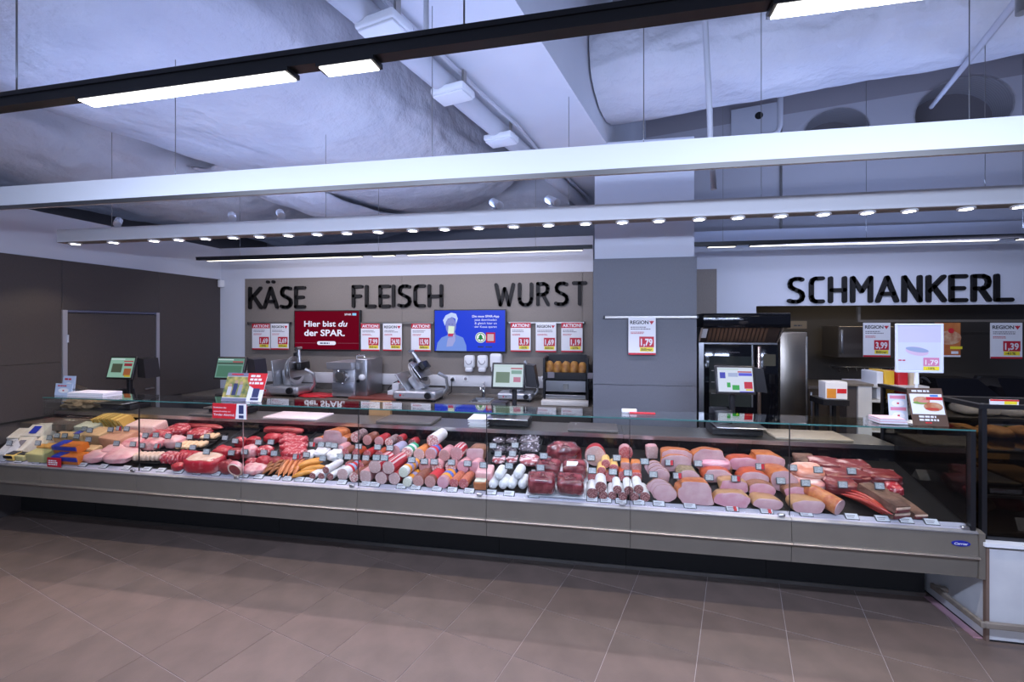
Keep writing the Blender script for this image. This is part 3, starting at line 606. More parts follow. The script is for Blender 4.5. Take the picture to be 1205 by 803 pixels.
# screens
def emis(name, c, s=1.0):
    mt = mat(name, c, .3, emit=s * 1.25); mt.node_tree.nodes['Principled BSDF'].inputs['Base Color'].default_value = (c[0] * .04, c[1] * .04, c[2] * .04, 1); mt.node_tree.nodes['Principled BSDF'].inputs['Specular IOR Level'].default_value = .12; return mt
scr_red = emis('screen_red', (0.15, .001, .012), .8); scr_blue = emis('screen_blue', (.018, .05, .62), 1.0); scr_txt = emis('screen_white', (.72, .74, .92), 1.0)
def tv(px0, py0, px1, py1, label, scr):
    Y = YW - .07; a = onY(px0, py1, Y); b = onY(px1, py0, Y); t = thing('wall_screen', label, 'screen', ((a.x + b.x) / 2, Y, a.z))
    part('casing', M().rbox(a.x, b.x, Y, Y + .05, a.z, b.z, .006), black, t); part('wall_mount', M().box((a.x + b.x) / 2 - .2, (a.x + b.x) / 2 + .2, Y + .05, YW, a.z + .15, b.z - .15), black, t)
    e = .014; p = part('display', M().box(a.x + e, b.x - e, Y - .001, Y, a.z + e * 1.3, b.z - e), scr, t)
    return t, p, a.x + e, b.x - e, a.z + e * 1.3, b.z - e, Y - .0022
t, p, x0, x1, z0, z1, y = tv(346, 365, 423.5, 412.5, 'wall screen showing white words on a dark red ground', scr_red)
w_, h_ = x1 - x0, z1 - z0
m = text('Hier bist', x0 + w_ * .15, x0 + w_ * .645, z0 + h_ * .60, h_ * .15, y, bold=.02); text('du', x0 + w_ * .685, x0 + w_ * .84, z0 + h_ * .60, h_ * .15, y, m, shear=.25, bold=.02); text('der SPAR.', x0 + w_ * .15, x0 + w_ * .86, z0 + h_ * .355, h_ * .165, y, m, bold=.025)
part('screen_lettering', m, scr_txt, p)
pill = part('pill_button', M().prism([(x0 + w_ * .50 + w_ * .145 * math.copysign(1, math.cos(q)) * .8 + w_ * .03 * math.cos(q), z0 + h_ * .165 + h_ * .05 * math.sin(q)) for q in (2 * math.pi * (i + .5) / 20 for i in range(20))], y, y + .001), scr_txt, p)
part('button_lettering', bars(x0 + w_ * .40, x0 + w_ * .60, z0 + h_ * .145, h_ * .035, y - .0006, 1, 1), navy, pill)
part('screen_line', M().box(x0, x0 + w_ * .33, y, y + .001, z0 + h_ * .163, z0 + h_ * .168).box(x0 + w_ * .67, x1, y, y + .001, z0 + h_ * .163, z0 + h_ * .168), emis('screen_line_m', (.4, .2, .3), .6), p)
part('corner_lettering', text('SPAR', x0 + w_ * .78, x0 + w_ * .89, z0 + h_ * .89, h_ * .05, y), scr_txt, p); part('corner_mark', M().box(x0 + w_ * .90, x0 + w_ * .96, y, y + .001, z0 + h_ * .885, z0 + h_ * .945), emis('corner_blue', (.25, .6, .95), .9), p)
t, p, x0, x1, z0, z1, y = tv(510.5, 364, 595.5, 414.5, 'wall screen showing a figure holding a phone on bright blue', scr_blue)
w_, h_ = x1 - x0, z1 - z0
def blob(pts, nm, c, s=.8, dy=0, par=None): return part(nm, M().prism([(x0 + w_ * a, z0 + h_ * b) for a, b in pts], y - dy, y - dy + .0006), emis(nm + '_m', c, s), par or p)
def oval(cx_, cz, rx, rz, n=24): return [(cx_ + rx * math.cos(2 * math.pi * i / n), cz + rz * math.sin(2 * math.pi * i / n)) for i in range(n)]
blob([(.02, 0), (.46, 0), (.455, .14), (.41, .33), (.30, .41), (.27, .42), (.20, .40), (.10, .33), (.04, .2)], 'jacket', (.20, .33, .85), .8)
blob([(.20, .30), (.27, .28), (.31, .33), (.30, .46), (.20, .46)], 'neck', (.30, .33, .75), .7, .0007)
blob(oval(.235, .62, .075, .215), 'face', (.30, .34, .80), .7, .0012)
blob([(.15, .62), (.12, .76), (.16, .88), (.24, .95), (.31, .92), (.335, .80), (.31, .66), (.30, .80), (.25, .84), (.19, .80), (.165, .72)], 'hair', (.55, .66, .98), .9, .0018)
blob([(.19, .57), (.27, .57), (.255, .54), (.205, .54)], 'mouth', (.10, .10, .35), .6, .0018)
blob([(.195, .66), (.22, .67), (.22, .655)], 'eye', (.05, .06, .25), .6, .0018); blob([(.245, .665), (.275, .66), (.25, .65)], 'eye', (.05, .06, .25), .6, .0018)
blob([(.19, .36), (.275, .36), (.285, .61), (.20, .62)], 'phone', (.72, .86, .70), .9, .0024); blob([(.192, .36), (.275, .36), (.278, .43), (.195, .43)], 'phone_lower', (.6, .05, .14), .8, .003)
blob([(.17, .10), (.26, .12), (.30, .26), (.295, .40), (.27, .41), (.26, .33), (.21, .33), (.19, .30)], 'hand', (.42, .45, .86), .75, .0034)
m = M()
for s_, zz in (('Die neue SPAR-App', .83), ('jetzt downloaden', .745), ('& gleich hier an', .66), ('der Kassa sparen', .575)): text(s_, x0 + w_ * (.54 if zz > .8 else .575), x0 + w_ * (.92 if zz > .8 else .885), z0 + h_ * zz, h_ * .055, y, m, bold=.02 if zz > .8 else 0)
part('screen_lettering', m, scr_txt, p)
lg = blob(oval(.66, .335, .075, .13), 'logo_field', (.8, .85, .85), .9); blob(oval(.66, .335, .066, .113), 'logo_ring', (.01, .30, .09), .7, .0007, lg); blob(oval(.66, .335, .057, .098), 'logo_ground', (.8, .85, .85), .9, .0013, lg)
blob([(.66, .42), (.63, .35), (.643, .35), (.615, .29), (.653, .29), (.653, .26), (.667, .26), (.667, .29), (.705, .29), (.677, .35), (.69, .35)], 'fir_tree', (.01, .28, .08), .7, .002, lg)
blob([(.735, .21), (.865, .21), (.865, .46), (.735, .46)], 'red_field', (.55, .02, .06), .8); blob([(.755, .25), (.845, .25), (.845, .42), (.755, .42)], 'pale_field', (.7, .5, .6), .8, .0007)
part('store_badges', M().box(x0 + w_ * .62, x0 + w_ * .70, y, y + .001, z0 + h_ * .09, z0 + h_ * .12).box(x0 + w_ * .73, x0 + w_ * .82, y, y + .001, z0 + h_ * .09, z0 + h_ * .12), navy, p)

# ================================================================== BACK WORKTOP AND MACHINES
ZW = .87
xk = [-5.40, -4.35, -3.3, -2.25, -1.2, -.03]
wk = struct; 
for i in range(5):
    x0, x1 = xk[i] + .002, xk[i + 1] - .002
    t = thing('base_cabinet', 'dark base cabinet under the back worktop ' + ['by the door wall', 'beneath the first slicer', 'beneath the red cutting board', 'beneath the tilted slicer and sink', 'beside the grey pillar'][i], 'cabinet', ((x0 + x1) / 2, 5.5, 0), 'cabinets under the back worktop')
    part('body', M().box(x0, x1, 5.27, 5.84, .1, ZW - .04), darkcab, t); part('plinth', M().box(x0, x1, 5.33, 5.84, 0, .1), blackm, t)
    for j in range(2):
        a = x0 + (x1 - x0) / 2 * j; d_ = part('door', M().rbox(a + .003, a + (x1 - x0) / 2 - .003, 5.248, 5.27, .11, ZW - .05, .002, 1), darkcab, t); part('handle', M().rbox(a + .1, a + (x1 - x0) / 2 - .1, 5.23, 5.248, ZW - .09, ZW - .075, .003, 1), steel, d_)
m = M().box(-5.44, onY(556, 470, 5.5).x, 5.2, 5.845, ZW - .035, ZW); xsk0 = onY(556, 470, 5.5).x; xsk1 = onY(579, 470, 5.5).x
m.box(xsk1, -.02, 5.2, 5.845, ZW - .035, ZW); m.box(xsk0, xsk1, 5.2, 5.3, ZW - .035, ZW); m.box(xsk0, xsk1, 5.66, 5.845, ZW - .035, ZW)
wtop_m = mat('worktop_stone', (0.20, 0.17, 0.14), 0.35, col2=(0.16, 0.135, 0.11), sc_=30)
solo('worktop', m, wtop_m, 'continuous brown grey worktop along the back wall', 'worktop')
sk = thing('sink', 'steel sink let into the back worktop below the soap dispensers', 'sink', ((xsk0 + xsk1) / 2, 5.48, ZW - .2))
part('basin', M().box(xsk0, xsk1, 5.3, 5.66, ZW - .2, ZW - .19).box(xsk0 - .0, xsk0 + .008, 5.3, 5.66, ZW - .19, ZW + .004).box(xsk1 - .008, xsk1, 5.3, 5.66, ZW - .19, ZW + .004).box(xsk0, xsk1, 5.652, 5.66, ZW - .19, ZW + .004).box(xsk0, xsk1, 5.3, 5.308, ZW - .19, ZW + .004), steel, sk)
P = onY(569, 470, 5.72); fz = ZW
fc = thing('tap', 'chrome mixer tap standing behind the steel sink', 'tap', (P.x, 5.72, fz))
part('body', M().tube([(P.x, 5.72, fz), (P.x, 5.72, fz + .05), (P.x, 5.72, fz + .14), (P.x, 5.72, fz + .15)], [.028, .022, .022, .015], 16), chrome, fc, 40)
part('spout', M().tube([(P.x, 5.72, fz + .11), (P.x, 5.64, fz + .15), (P.x, 5.56, fz + .14), (P.x, 5.55, fz + .11)], .011, 10), chrome, fc, 40)
part('lever', M().tube([(P.x, 5.72, fz + .15), (P.x, 5.74, fz + .175), (P.x, 5.80, fz + .19)], .008, 8), chrome, fc, 40)
# splash strip with sockets
z0, z1 = onY(450, 452, YW).z, onY(450, 439.5, YW).z
sp = thing('power_duct', 'long white socket duct along the wall above the worktop', 'power duct', (-2.7, YW - .03, z0))
part('body', M().rbox(px_s[0] - .1, -.03, YW - .055, YW, z0, z1, .006), mat('duct_white', (0.66, 0.65, 0.66), .45), sp, 50)
for px in (300, 399, 472, 533, 548, 640, 650):
    P = onY(px, 446, YW - .056); s_ = part('socket', M().rbox(P.x - .035, P.x + .035, YW - .062, YW - .054, P.z - .035, P.z + .035, .006), white, sp, 50); part('socket_hole', M().cyl((P.x, YW - .064, P.z), (P.x, YW - .06, P.z), .02), inkg, s_, 40)
m = M(); P = onY(472, 447, YW - .06); m.rbox(P.x - .03, P.x + .03, YW - .11, YW - .064, P.z - .035, P.z + .03, .008); t = thing('power_plug', 'red plug with a black cable in the wall duct', 'plug', (P.x, YW - .09, P.z - .035)); part('plug_body', m, redb, t, 50)
part('cable', M().tube([(P.x, YW - .1, P.z), (P.x - .06, YW - .14, P.z - .03), (P.x - .13, YW - .16, P.z - .10), (P.x - .16, YW - .15, ZW + .01)], .006, 8), black, t, 40)
P = onY(533, 447, YW - .06); t = thing('power_plug', 'black plug with a cable hanging beside the tilted slicer', 'plug', (P.x, YW - .09, P.z - .03)); part('plug_body', M().cyl((P.x, YW - .066, P.z), (P.x, YW - .1, P.z), .022), black, t, 40)
part('cable', M().tube([(P.x, YW - .1, P.z), (P.x, YW - .11, P.z - .06), (P.x - .01, YW - .1, P.z - .16), (P.x - .06, YW - .1, ZW + .01)], .006, 8), black, t, 40)
# soap dispensers
for px, nm in ((551.5, 'soap dispenser nearest the blue screen corner'), (567, 'soap dispenser between its two neighbours'), (583, 'towel dispenser partly behind the till screen')):
    a = onY(px - (7 if px > 580 else 6), 438, YW - .1); b = onY(px + (7 if px > 580 else 6), 418.5 if px < 580 else 416.5, YW - .1); cx_ = (a.x + b.x) / 2
    t = thing('soap_dispenser', 'white ' + nm, 'dispenser', (cx_, YW - .05, a.z), 'dispensers on the wall')
    part('housing', M().rbox(a.x, b.x, YW - .1, YW, a.z + .05, b.z, .03, 3), white, t, 50)
    part('lever', M().rbox(a.x + .02, b.x - .02, YW - .115, YW - .03, a.z, a.z + .06, .02, 3), mat('dispenser_lever', (.72, .72, .74), .4), t, 50)
    if px < 580: part('view_window', M().tube([(cx_ + .042 * math.cos(q), YW - .104, a.z + .15 + .05 * math.sin(q)) for q in (math.pi * (1 + i / 10) for i in range(11))], .004, 6), inkg, t, 40)
# boards and pans on the worktop
def slabthing(name, px0, px1, py, Yc, dep, th, z, mt, label, cat, slant=0, rot=0):
    a = onY(px0, py, Yc); b = onY(px1, py, Yc); m = M().rbox(a.x, b.x, Yc - dep / 2, Yc + dep / 2, z, z + th, min(.006, th / 2.5), 2)
    if rot: m.rot(R(rot), 'Z', ((a.x + b.x) / 2, Yc, z))
    return solo(name, m, mt, label, cat, smooth=50)
slabthing('cutting_board', 418, 476, 470, 5.42, .36, .03, ZW, board_red, 'brown red cutting board between the meat grinder and tilted slicer', 'board')
m = M().ell((onY(372, 468, 5.4).x, 5.42, ZW + .012), .30, .16, .022, 28, 8, amp=.35, fq=2.5, seed=3, flat=.5); solo('red_cloth', m, redb, 'crumpled red cloth lying between the slicer and the meat grinder', 'cloth', smooth=60)
# meat grinder
a = onY(392, 468, 5.35); b = onY(418, 425, 5.35); x0, x1 = a.x, b.x; zt = b.z
t = thing('meat_grinder', 'tall stainless meat grinder with a white knob on the worktop', 'grinder', ((x0 + x1) / 2, 5.5, ZW))
gst = mat('grinder_steel', (.58, .58, .60), .42, .7)
part('body', M().rbox(x0, x1, 5.34, 5.78, ZW + .02, zt - .10, .01), gst, t, 50)
part('front_plate', M().rbox(x0 + .0, x1 - .01, 5.325, 5.34, ZW + .02, ZW + .20, .004), mat('grinder_apron', (.62, .64, .70), .3, .9), t, 50)
part('side_case', M().rbox(x1 + .002, x1 + .17, 5.34, 5.78, ZW + .02, zt + .03, .02), mat('grinder_case', (.40, .40, .42), .35, .9), t, 50)
part('tray', M().prismx([(5.26, zt - .10), (5.76, zt - .10), (5.78, zt - .015), (5.24, zt - .015)], x0 - .03, x1 + .0), gst, t)
hz_ = ZW + .28; xc = (x0 + x1) / 2 + .01
nk = part('grinder_neck', M().tube([(xc, 5.34, hz_), (xc, 5.27, hz_), (xc, 5.27, hz_), (xc, 5.24, hz_)], [.06, .06, .075, .075], 20), steel, t, 40)
part('hole_plate', M().cyl((xc, 5.238, hz_), (xc, 5.242, hz_), .055, n=20), steel_d, nk)
for q in range(6): part('ring_grip', M().cyl((xc + .07 * math.cos(q), 5.255, hz_ + .07 * math.sin(q)), (xc + .09 * math.cos(q), 5.255, hz_ + .09 * math.sin(q)), .012, n=8), steel, nk)
part('knob', M().ell((x1 + .11, 5.32, ZW + .27), .045, .03, .04, 16, 10), white, t, 60); part('switch', M().cyl((x1 + .05, 5.34, ZW + .22), (x1 + .05, 5.325, ZW + .22), .02), black, t, 40)
part('lid_handle', M().tube([(x0 + .25, 5.5, zt + .0), (x0 + .25, 5.5, zt + .06), (x0 + .36, 5.5, zt + .06), (x0 + .36, 5.5, zt)], .012, 8), chrome, t, 40)
for dx in (.04, .42): 
    for yy in (5.4, 5.72): part('foot', M().cyl((x0 + dx, yy, ZW), (x0 + dx, yy, ZW + .022), .022), black, t, 40)
# meat slicers
def slicer(px, py, Yc, label, tilt, k=1.0, mirror=1):
    P = onY(px, py, Yc); P.z = ZW
    t = thing('meat_slicer', label, 'slicer', P)
    def Q(x, y, z): return Vector((P.x + x * k * mirror, Yc + y * k, ZW + z * k))
    def rb(x0, x1, y0, y1, z0, z1, b): 
        m = M().rbox(min(x0 * mirror, x1 * mirror) * k, max(x0 * mirror, x1 * mirror) * k, y0 * k, y1 * k, z0 * k, z1 * k, b); m.v = [p + Vector((P.x, Yc, ZW)) for p in m.v]; return m
    part('base', rb(-.33, .22, -.22, .16, .025, .13, .03), alu, t, 50)
    part('front_panel', rb(-.30, .20, -.228, -.22, .05, .11, .003), mat('slicer_panel', (.6, .62, .66), .3, .6), t)
    kn = part('thickness_knob', M().cyl(Q(.13, -.228, .085), Q(.13, -.27, .085), .038 * k, n=20), black, t, 40); part('knob_ring', M().cyl(Q(.13, -.228, .085), Q(.13, -.235, .085), .048 * k, n=20), alu, kn, 40)
    part('power_button', M().cyl(Q(-.22, -.228, .08), Q(-.22, -.236, .08), .012 * k), redb, t, 40); part('power_button', M().cyl(Q(-.18, -.228, .08), Q(-.18, -.236, .08), .012 * k), mat('button_grey', (.3, .3, .3), .4), t, 40)
    for sx, sy in ((-.28, -.17), (.17, -.17), (-.28, .11), (.17, .11)): part('foot', M().cyl(Q(sx, sy, 0), Q(sx, sy, .027), .022 * k), black, t, 40)
    # blade with guard, leaning
    def tl(m): return m.rot(R(tilt) * -mirror, 'Y', Q(-.02, 0, .13))
    part('motor_housing', tl(rb(-.10, .06, -.08, .12, .12, .34, .035)), alu, t, 50)
    bl = part('blade_guard', tl(M().cyl(Q(.07, -.02, .30), Q(.045, -.02, .30), .185 * k, n=36)), alu, t, 40)
    part('blade', tl(M().cyl(Q(.078, -.02, .30), Q(.070, -.02, .30), .165 * k, n=36)), steel, bl, 40)
    part('blade_cover', tl(M().cyl(Q(.084, -.02, .30), Q(.078, -.02, .30), .12 * k, n=36)), mat('slicer_cover', (.10, .10, .11), .35, .6), bl, 40)
    part('gauge_plate', tl(rb(-.135, -.115, -.20, .19, .15, .46, .006)), alu, t, 50)
    part('sharpener', tl(rb(.02, .08, .02, .12, .46, .53, .015)), black, t, 50)
    part('carriage_table', tl(rb(.11, .125, -.22, .18, .22, .42, .004)), steel, t)
    part('carriage_arm', M().tube([Q(.20, .05, .05), Q(.27, .05, .14), Q(.27, .02, .27), Q(.18, -.02, .33)], .022 * k, 10), alu, t, 40)
    part('product_pusher', tl(rb(.14, .20, -.10, .10, .30, .40, .012)), black, t, 50)
    hn = part('push_handle', tl(M().tube([Q(.16, -.05, .38), Q(.16, -.05, .56)], .022 * k, 12)), alu, t, 40)
    part('handle_grip', tl(M().tube([Q(.16, -.10, .58), Q(.16, .0, .58)], .02 * k, 12)), steel, hn, 40)
    return t
slicer(500, 468, 5.42, 'silver meat slicer with a steeply tilted blade on the worktop', 38, 1.02)
slicer(345, 470, 5.48, 'grey upright meat slicer beside the red cloth', 6, 1.05, 1)
slicer(612, 470, 5.6, 'small steel slicer half hidden behind the till screen', 8, .8)
# display on the upright slicer
P = onY(327, 434, 5.5); t = thing('slicer_scale_display', 'small blue framed display standing behind the upright slicer', 'display', (P.x, 5.62, ZW)); part('post', M().cyl((P.x, 5.62, ZW), (P.x, 5.62, P.z - .02), .012), alu, t, 40); part('screen', M().rbox(P.x - .09, P.x + .06, 5.6, 5.63, P.z - .03, P.z + .03, .006), mat('display_blue', (.2, .28, .42), .3), t, 50)
# white label printer boxes
a = onY(455, 469, 5.5); t = thing('label_box', 'stack of two small white boxes beside the tilted slicer', 'box', (a.x + .06, 5.6, ZW)); part('lower_box', M().rbox(a.x, a.x + .16, 5.52, 5.7, ZW, ZW + .08, .005), white, t, 50); part('upper_box', M().rbox(a.x + .05, a.x + .14, 5.55, 5.66, ZW + .081, ZW + .17, .005), paper, t, 50)
a = onY(470, 466, 5.55); solo('small_bin', M().rbox(a.x, a.x + .12, 5.58, 5.7, ZW, ZW + .14, .008), mat('bin_grey', (.42, .42, .44), .4), 'small grey bin wedged behind the tilted slicer', 'bin', smooth=50)

# bread shelf beside the pillar
a = onY(639, 474, 5.35); b = onY(692.5, 420, 5.35); x0, x1 = a.x, min(b.x, -.03)
t = thing('bread_rack', 'black framed bread rack with steel shelves beside the pillar', 'rack', ((x0 + x1) / 2, 5.5, ZW))
for x in (x0, x1 - .025): part('upright', M().box(x, x + .025, 5.34, 5.78, ZW, b.z - .02), black, t)
part('basket', M().box(x0 + .026, x1 - .026, 5.3, 5.33, 1.17, 1.25).box(x0 + .026, x1 - .026, 5.33, 5.74, 1.165, 1.175).box(x0 + .026, x1 - .026, 5.72, 5.75, 1.175, b.z), black, t)
part('steel_front', M().rbox(x0 + .03, x1 - .03, 5.36, 5.70, 1.02, 1.15, .004), steel, t); part('steel_front', M().rbox(x0 + .03, x1 - .03, 5.34, 5.70, .94, .985, .004), steel, t)
part('pull_board', M().rbox(x0 - .01, x1 + .0, 5.24, 5.72, ZW + .003, ZW + .06, .006), mat('board_cream', (.72, .68, .62), .5), t, 50)
for u in (.06, .52): part('rack_tag', M().rbox(x0 + u, x0 + u + .08, 5.284, 5.3, 1.185, 1.255, .004), inkg, t)
part('emblem', M().rbox((x0 + x1) / 2 - .03, (x0 + x1) / 2 + .03, 5.354, 5.36, 1.05, 1.11, .004), steel_d, t)
bread_m = mat('bread_crust', (.52, .27, .06), .6, col2=(.30, .12, .03), sc_=14, bump=.4, bsc=20)
lb = ['next to the upright nearest the tills', 'second along the basket', 'in the middle of the basket', 'fourth along the basket', 'next to the pillar']
for i in range(5):
    cx_ = x0 + .07 + (x1 - x0 - .14) * i / 4; m = M().ell((cx_, 5.47, 1.275 - (.01 if i == 4 else 0)), .062, .11, .10, 20, 12, amp=.10, fq=2.5, seed=i + 1)
    solo('bread_loaf', m, bread_m, 'round golden crusty loaf in the black basket, ' + lb[i], 'bread', 'loaves in the bread basket', smooth=60)

# ================================================================== TILL SCALES
def till(px0, py0, px1, py1, Yc, label, shift=.0, plate=True, hue=(.30, .55, .45)):
    a = onY(px0, py1, Yc); b = onY(px1, py0, Yc); cx_ = (a.x + b.x) / 2; zc = (a.z + b.z) / 2; w_ = b.x - a.x; h_ = b.z - a.z
    t = thing('till_scale', label, 'scale', (cx_, Yc, .927), 'till scales on the counter')
    base = .927
    part('base', M().rbox(cx_ - .19, cx_ + .19, Yc - .06, Yc + .17, base, base + .06, .012), black, t, 50)
    part('pole', M().rbox(cx_ + shift - .02, cx_ + shift + .02, Yc + .07, Yc + .11, base + .06, zc, .006), black, t, 50)
    def tl(m): return m.rot(R(-14), 'X', (cx_, Yc, zc)) 
    hs = part('screen_housing', tl(M().rbox(a.x, b.x, Yc, Yc + .03, a.z, b.z, .008)), black, t, 50)
    e = .018; d_ = part('screen', tl(M().box(a.x + e, b.x - e, Yc - .0015, Yc, a.z + e, b.z - e)), emis('till_screen_' + str(int(px0)), hue, .85), t)
    u0, v0, uw, vh = a.x + e, a.z + e, w_ - 2 * e, h_ - 2 * e
    def rect(nm, q, c, s=.7): part(nm, tl(M().box(u0 + uw * q[0], u0 + uw * q[2], Yc - .0025, Yc - .0016, v0 + vh * q[1], v0 + vh * q[3])), emis(nm + '_m%d' % int(px0), c, s), d_)
    rect('title_bar', (.02, .90, .60, .96), (.6, .75, .75)); rect('red_line', (.58, .80, .97, .85), (.5, .03, .06))
    if px0 > 800: 
        rect('red_price', (.74, .14, .97, .42), (.6, .01, .03)); rect('blue_field', (.60, .66, .98, .78), (.10, .10, .75)); rect('pale_blue_field', (.30, .62, .58, .78), (.42, .50, .75)); rect('blue_strip', (.60, .0, .99, .03), (.08, .06, .7)); rect('yellow_strip', (.78, .06, .97, .13), (.75, .6, .05)); rect('blue_round', (.06, .55, .22, .80), (.05, .05, .5)); rect('product_picture', (.25, .18, .35, .38), (.03, .4, .05)); rect('product_picture', (.40, .08, .60, .28), (.03, .4, .05))
    elif px0 > 500: rect('product_picture', (.08, .18, .55, .66), (.18, .26, .18)); rect('grey_field', (.60, .58, .95, .74), (.25, .42, .36)); rect('price_field', (.68, .22, .92, .44), (.55, .2, .3))
    elif px0 > 240: rect('product_picture', (.05, .05, .95, .62), (.09, .22, .16)); rect('dark_bar', (.02, .70, .97, .78), (.06, .10, .08))
    else: rect('product_picture', (.12, .25, .55, .70), (.08, .10, .07)); rect('red_field', (.62, .58, .95, .72), (.30, .03, .05)); rect('product_picture', (.66, .10, .95, .46), (.36, .12, .05)); rect('yellow_strip', (.72, .03, .97, .14), (.55, .42, .03))
    part('customer_display', M().prism([(b.x + .0, a.z + .02), (b.x + .10, a.z + .01), (b.x + .07, b.z - .03), (b.x + .0, b.z - .02)], Yc + .035, Yc + .20), black, t)
    part('printer', M().rbox(a.x + .01 - .02, a.x + .13, Yc + .0, Yc + .18, base + .061, base + .19, .01), black, t, 50)
    if plate:
        part('weighing_plate', M().rbox(cx_ - .17, cx_ + .19, Yc - .14, Yc + .16, base + .072, base + .082, .006), steel, t, 50)
        part('plate_carrier', M().rbox(cx_ - .10, cx_ + .12, Yc - .08, Yc + .10, base + .06, base + .072, .004), black, t)
    return t
till(842, 430.5, 889, 463.5, 3.9, 'till scale with a lit white and green screen before the oven', 0, True, (.62, .68, .80))
till(578.5, 427, 618, 457.5, 3.9, 'till scale with a pale screen before the bread rack', .04, True, (.55, .66, .70))
till(253, 420, 288, 446.5, 3.92, 'till scale with a dim green screen behind the tilted leaflet', -.05, True, (.14, .28, .24))
till(127, 419.5, 158, 446, 3.94, 'till scale with a greenish screen before the wall door', .0, True, (.24, .42, .34))
# ================================================================== THINGS ON THE SERVICE TOP
ZS = .926
def onsv(name, px0, px1, mt, label, th=.02, y0=3.76, y1=4.05, z=ZS, py=495, rot=0):
    a = onY(px0, py, y0); b = onY(px1, py, y0); m = M().rbox(a.x, b.x, y0, y1, z, z + th, .006, 2)
    if rot: m.rot(R(rot), 'Z', ((a.x + b.x) / 2, (y0 + y1) / 2, z))
    return solo(name, m, mt, label, 'board', smooth=50)
onsv('cutting_board', 309, 372, board_w, 'large white cutting board on the service top behind the beef')
onsv('cutting_board', 442, 507, board_g, 'dark grey cutting board on the service top behind the sausages', .025)
onsv('cutting_board', 668, 728, board_g, 'dark grey cutting board on the service top in front of the bread rack', .02)
onsv('cutting_board', 913, 1005, board_b, 'wide beige cutting board on the service top behind the hams', .02, 3.78, 4.08)
onsv('cutting_board', 222, 262, board_g, 'narrow dark cutting board on the service top behind the pork', .02)
a = onY(552, 500, 3.8)
for i in range(9):
    m = M().box(a.x + .012 * math.sin(i * 2.1), a.x + .16 + .012 * math.sin(i * 2.1), 3.79 + .006 * math.sin(i * 1.3), 4.0, ZS + .008 * i, ZS + .008 * i + .005)
    m.v = [p + Vector((0, 0, .012 * noise.noise(p * 9))) if i > 6 else p for p in m.v]
    solo('wrapping_paper', m, paper, 'thin sheet pack of white wrapping paper in the pile beside the till scale', 'paper', 'wrapping paper pile')
P = onY(440, 492, 3.98); solo('wooden_crate', M().rbox(P.x - .12, P.x + .10, 4.11, 4.16, .78, 1.06, .004), mat('crate_wood', (.30, .17, .07), .6), 'small wooden knife block hung behind the service top', 'knife block')

# ================================================================== GOODS
GOODS = []
def deckloc(px, py, lift=0): return onDeck(px, py, lift)
def meatmat(name, c, c2, sc_=16, mix=(.4, .6), rough=.32, bump=.25): return mat(name, c, rough, col2=c2, sc_=sc_, mix=mix, bump=bump, bsc=30, detail=6, coat=.25)
MB_ = meatmat('beef_red', (.42, .018, .03), (.62, .26, .24), 11, (.52, .74))
MBD = meatmat('beef_dark', (.20, .012, .018), (.36, .05, .05), 12)
MP = meatmat('pork_pink', (.62, .20, .22), (.80, .50, .46), 14)
MPL = meatmat('poultry_pink', (.74, .32, .33), (.82, .48, .46), 10)
MM = meatmat('beef_marbled', (.40, .022, .035), (.74, .40, .38), 40, (.50, .66))
MF = meatmat('fat_beige', (.72, .45, .32), (.80, .58, .46), 20)
MS = meatmat('schnitzel_beige', (.70, .42, .20), (.78, .55, .34), 30)
face_pink = speck('cut_pink', (.56, .28, .28), (.70, .45, .44), 55, .25)
face_pale = speck('cut_pale', (.58, .37, .35), (.72, .55, .52), 60, .25)
face_spk = speck('cut_speckled', (.62, .33, .30), (.80, .62, .56), 75, .42, col3=(.55, .20, .20))
face_red = speck('cut_red', (.42, .08, .09), (.70, .38, .34), 130, .36)
face_dark = speck('cut_dark', (.20, .055, .055), (.52, .27, .25), 120, .40)
face_green = speck('cut_greenish', (.64, .62, .50), (.74, .72, .62), 70, .3)
face_brown = speck('cut_brown', (.50, .24, .22), (.62, .38, .35), 110, .3)
face_ham = meatmat('cut_ham', (.58, .32, .34), (.68, .44, .45), 9, (.42, .62), .3, .05)
face_hamr = meatmat('cut_ham_rosy', (.62, .27, .33), (.72, .43, .47), 9, (.42, .62), .3, .05)
case_w = mat('casing_white', (.78, .76, .76), .55, col2=(.68, .66, .67), sc_=30, bump=.15)
case_r = stripes('casing_red_white', (.50, .03, .05), (.72, .55, .54), 14, 'X', .3, .62)
case_red = mat('casing_red', (.42, .025, .03), .3)
case_b = mat('casing_brown', (.20, .06, .04), .35, col2=(.28, .10, .06), sc_=20)
case_d = mat('casing_dark_net', (.13, .07, .07), .5, col2=(.35, .25, .25), sc_=60, bump=.3)
case_p = mat('casing_pink', (.60, .30, .30), .3, col2=(.52, .22, .24), sc_=14)
case_o = mat('casing_orange', (.68, .24, .06), .3, col2=(.58, .18, .05), sc_=14)
case_y = mat('casing_yellow', (.80, .50, .16), .35)
case_pur = mat('casing_lilac', (.38, .34, .48), .3)
case_rn = mat('casing_red_net', (.46, .06, .04), .4, col2=(.62, .25, .12), sc_=90, bump=.4, bsc=110)
band = {'r': mat('band_red', (.60, .03, .04), .35), 'w': mat('band_white', (.76, .76, .80), .35), 'b': mat('band_blue', (.10, .18, .60), .35), 'o': mat('band_orange', (.85, .34, .03), .35), 'p': mat('band_lilac', (.40, .34, .55), .35), 'g': mat('band_green', (.05, .35, .18), .35), 'l': mat('band_light_blue', (.35, .50, .72), .35)}
rind_o = mat('rind_orange', (.52, .17, .05), .35, col2=(.36, .09, .03), sc_=22, bump=.2)
rind_r = mat('rind_red', (.50, .09, .03), .4, col2=(.36, .05, .02), sc_=24, bump=.3)
rind_b = mat('rind_brown', (.30, .13, .07), .45, col2=(.20, .08, .04), sc_=20, bump=.3)
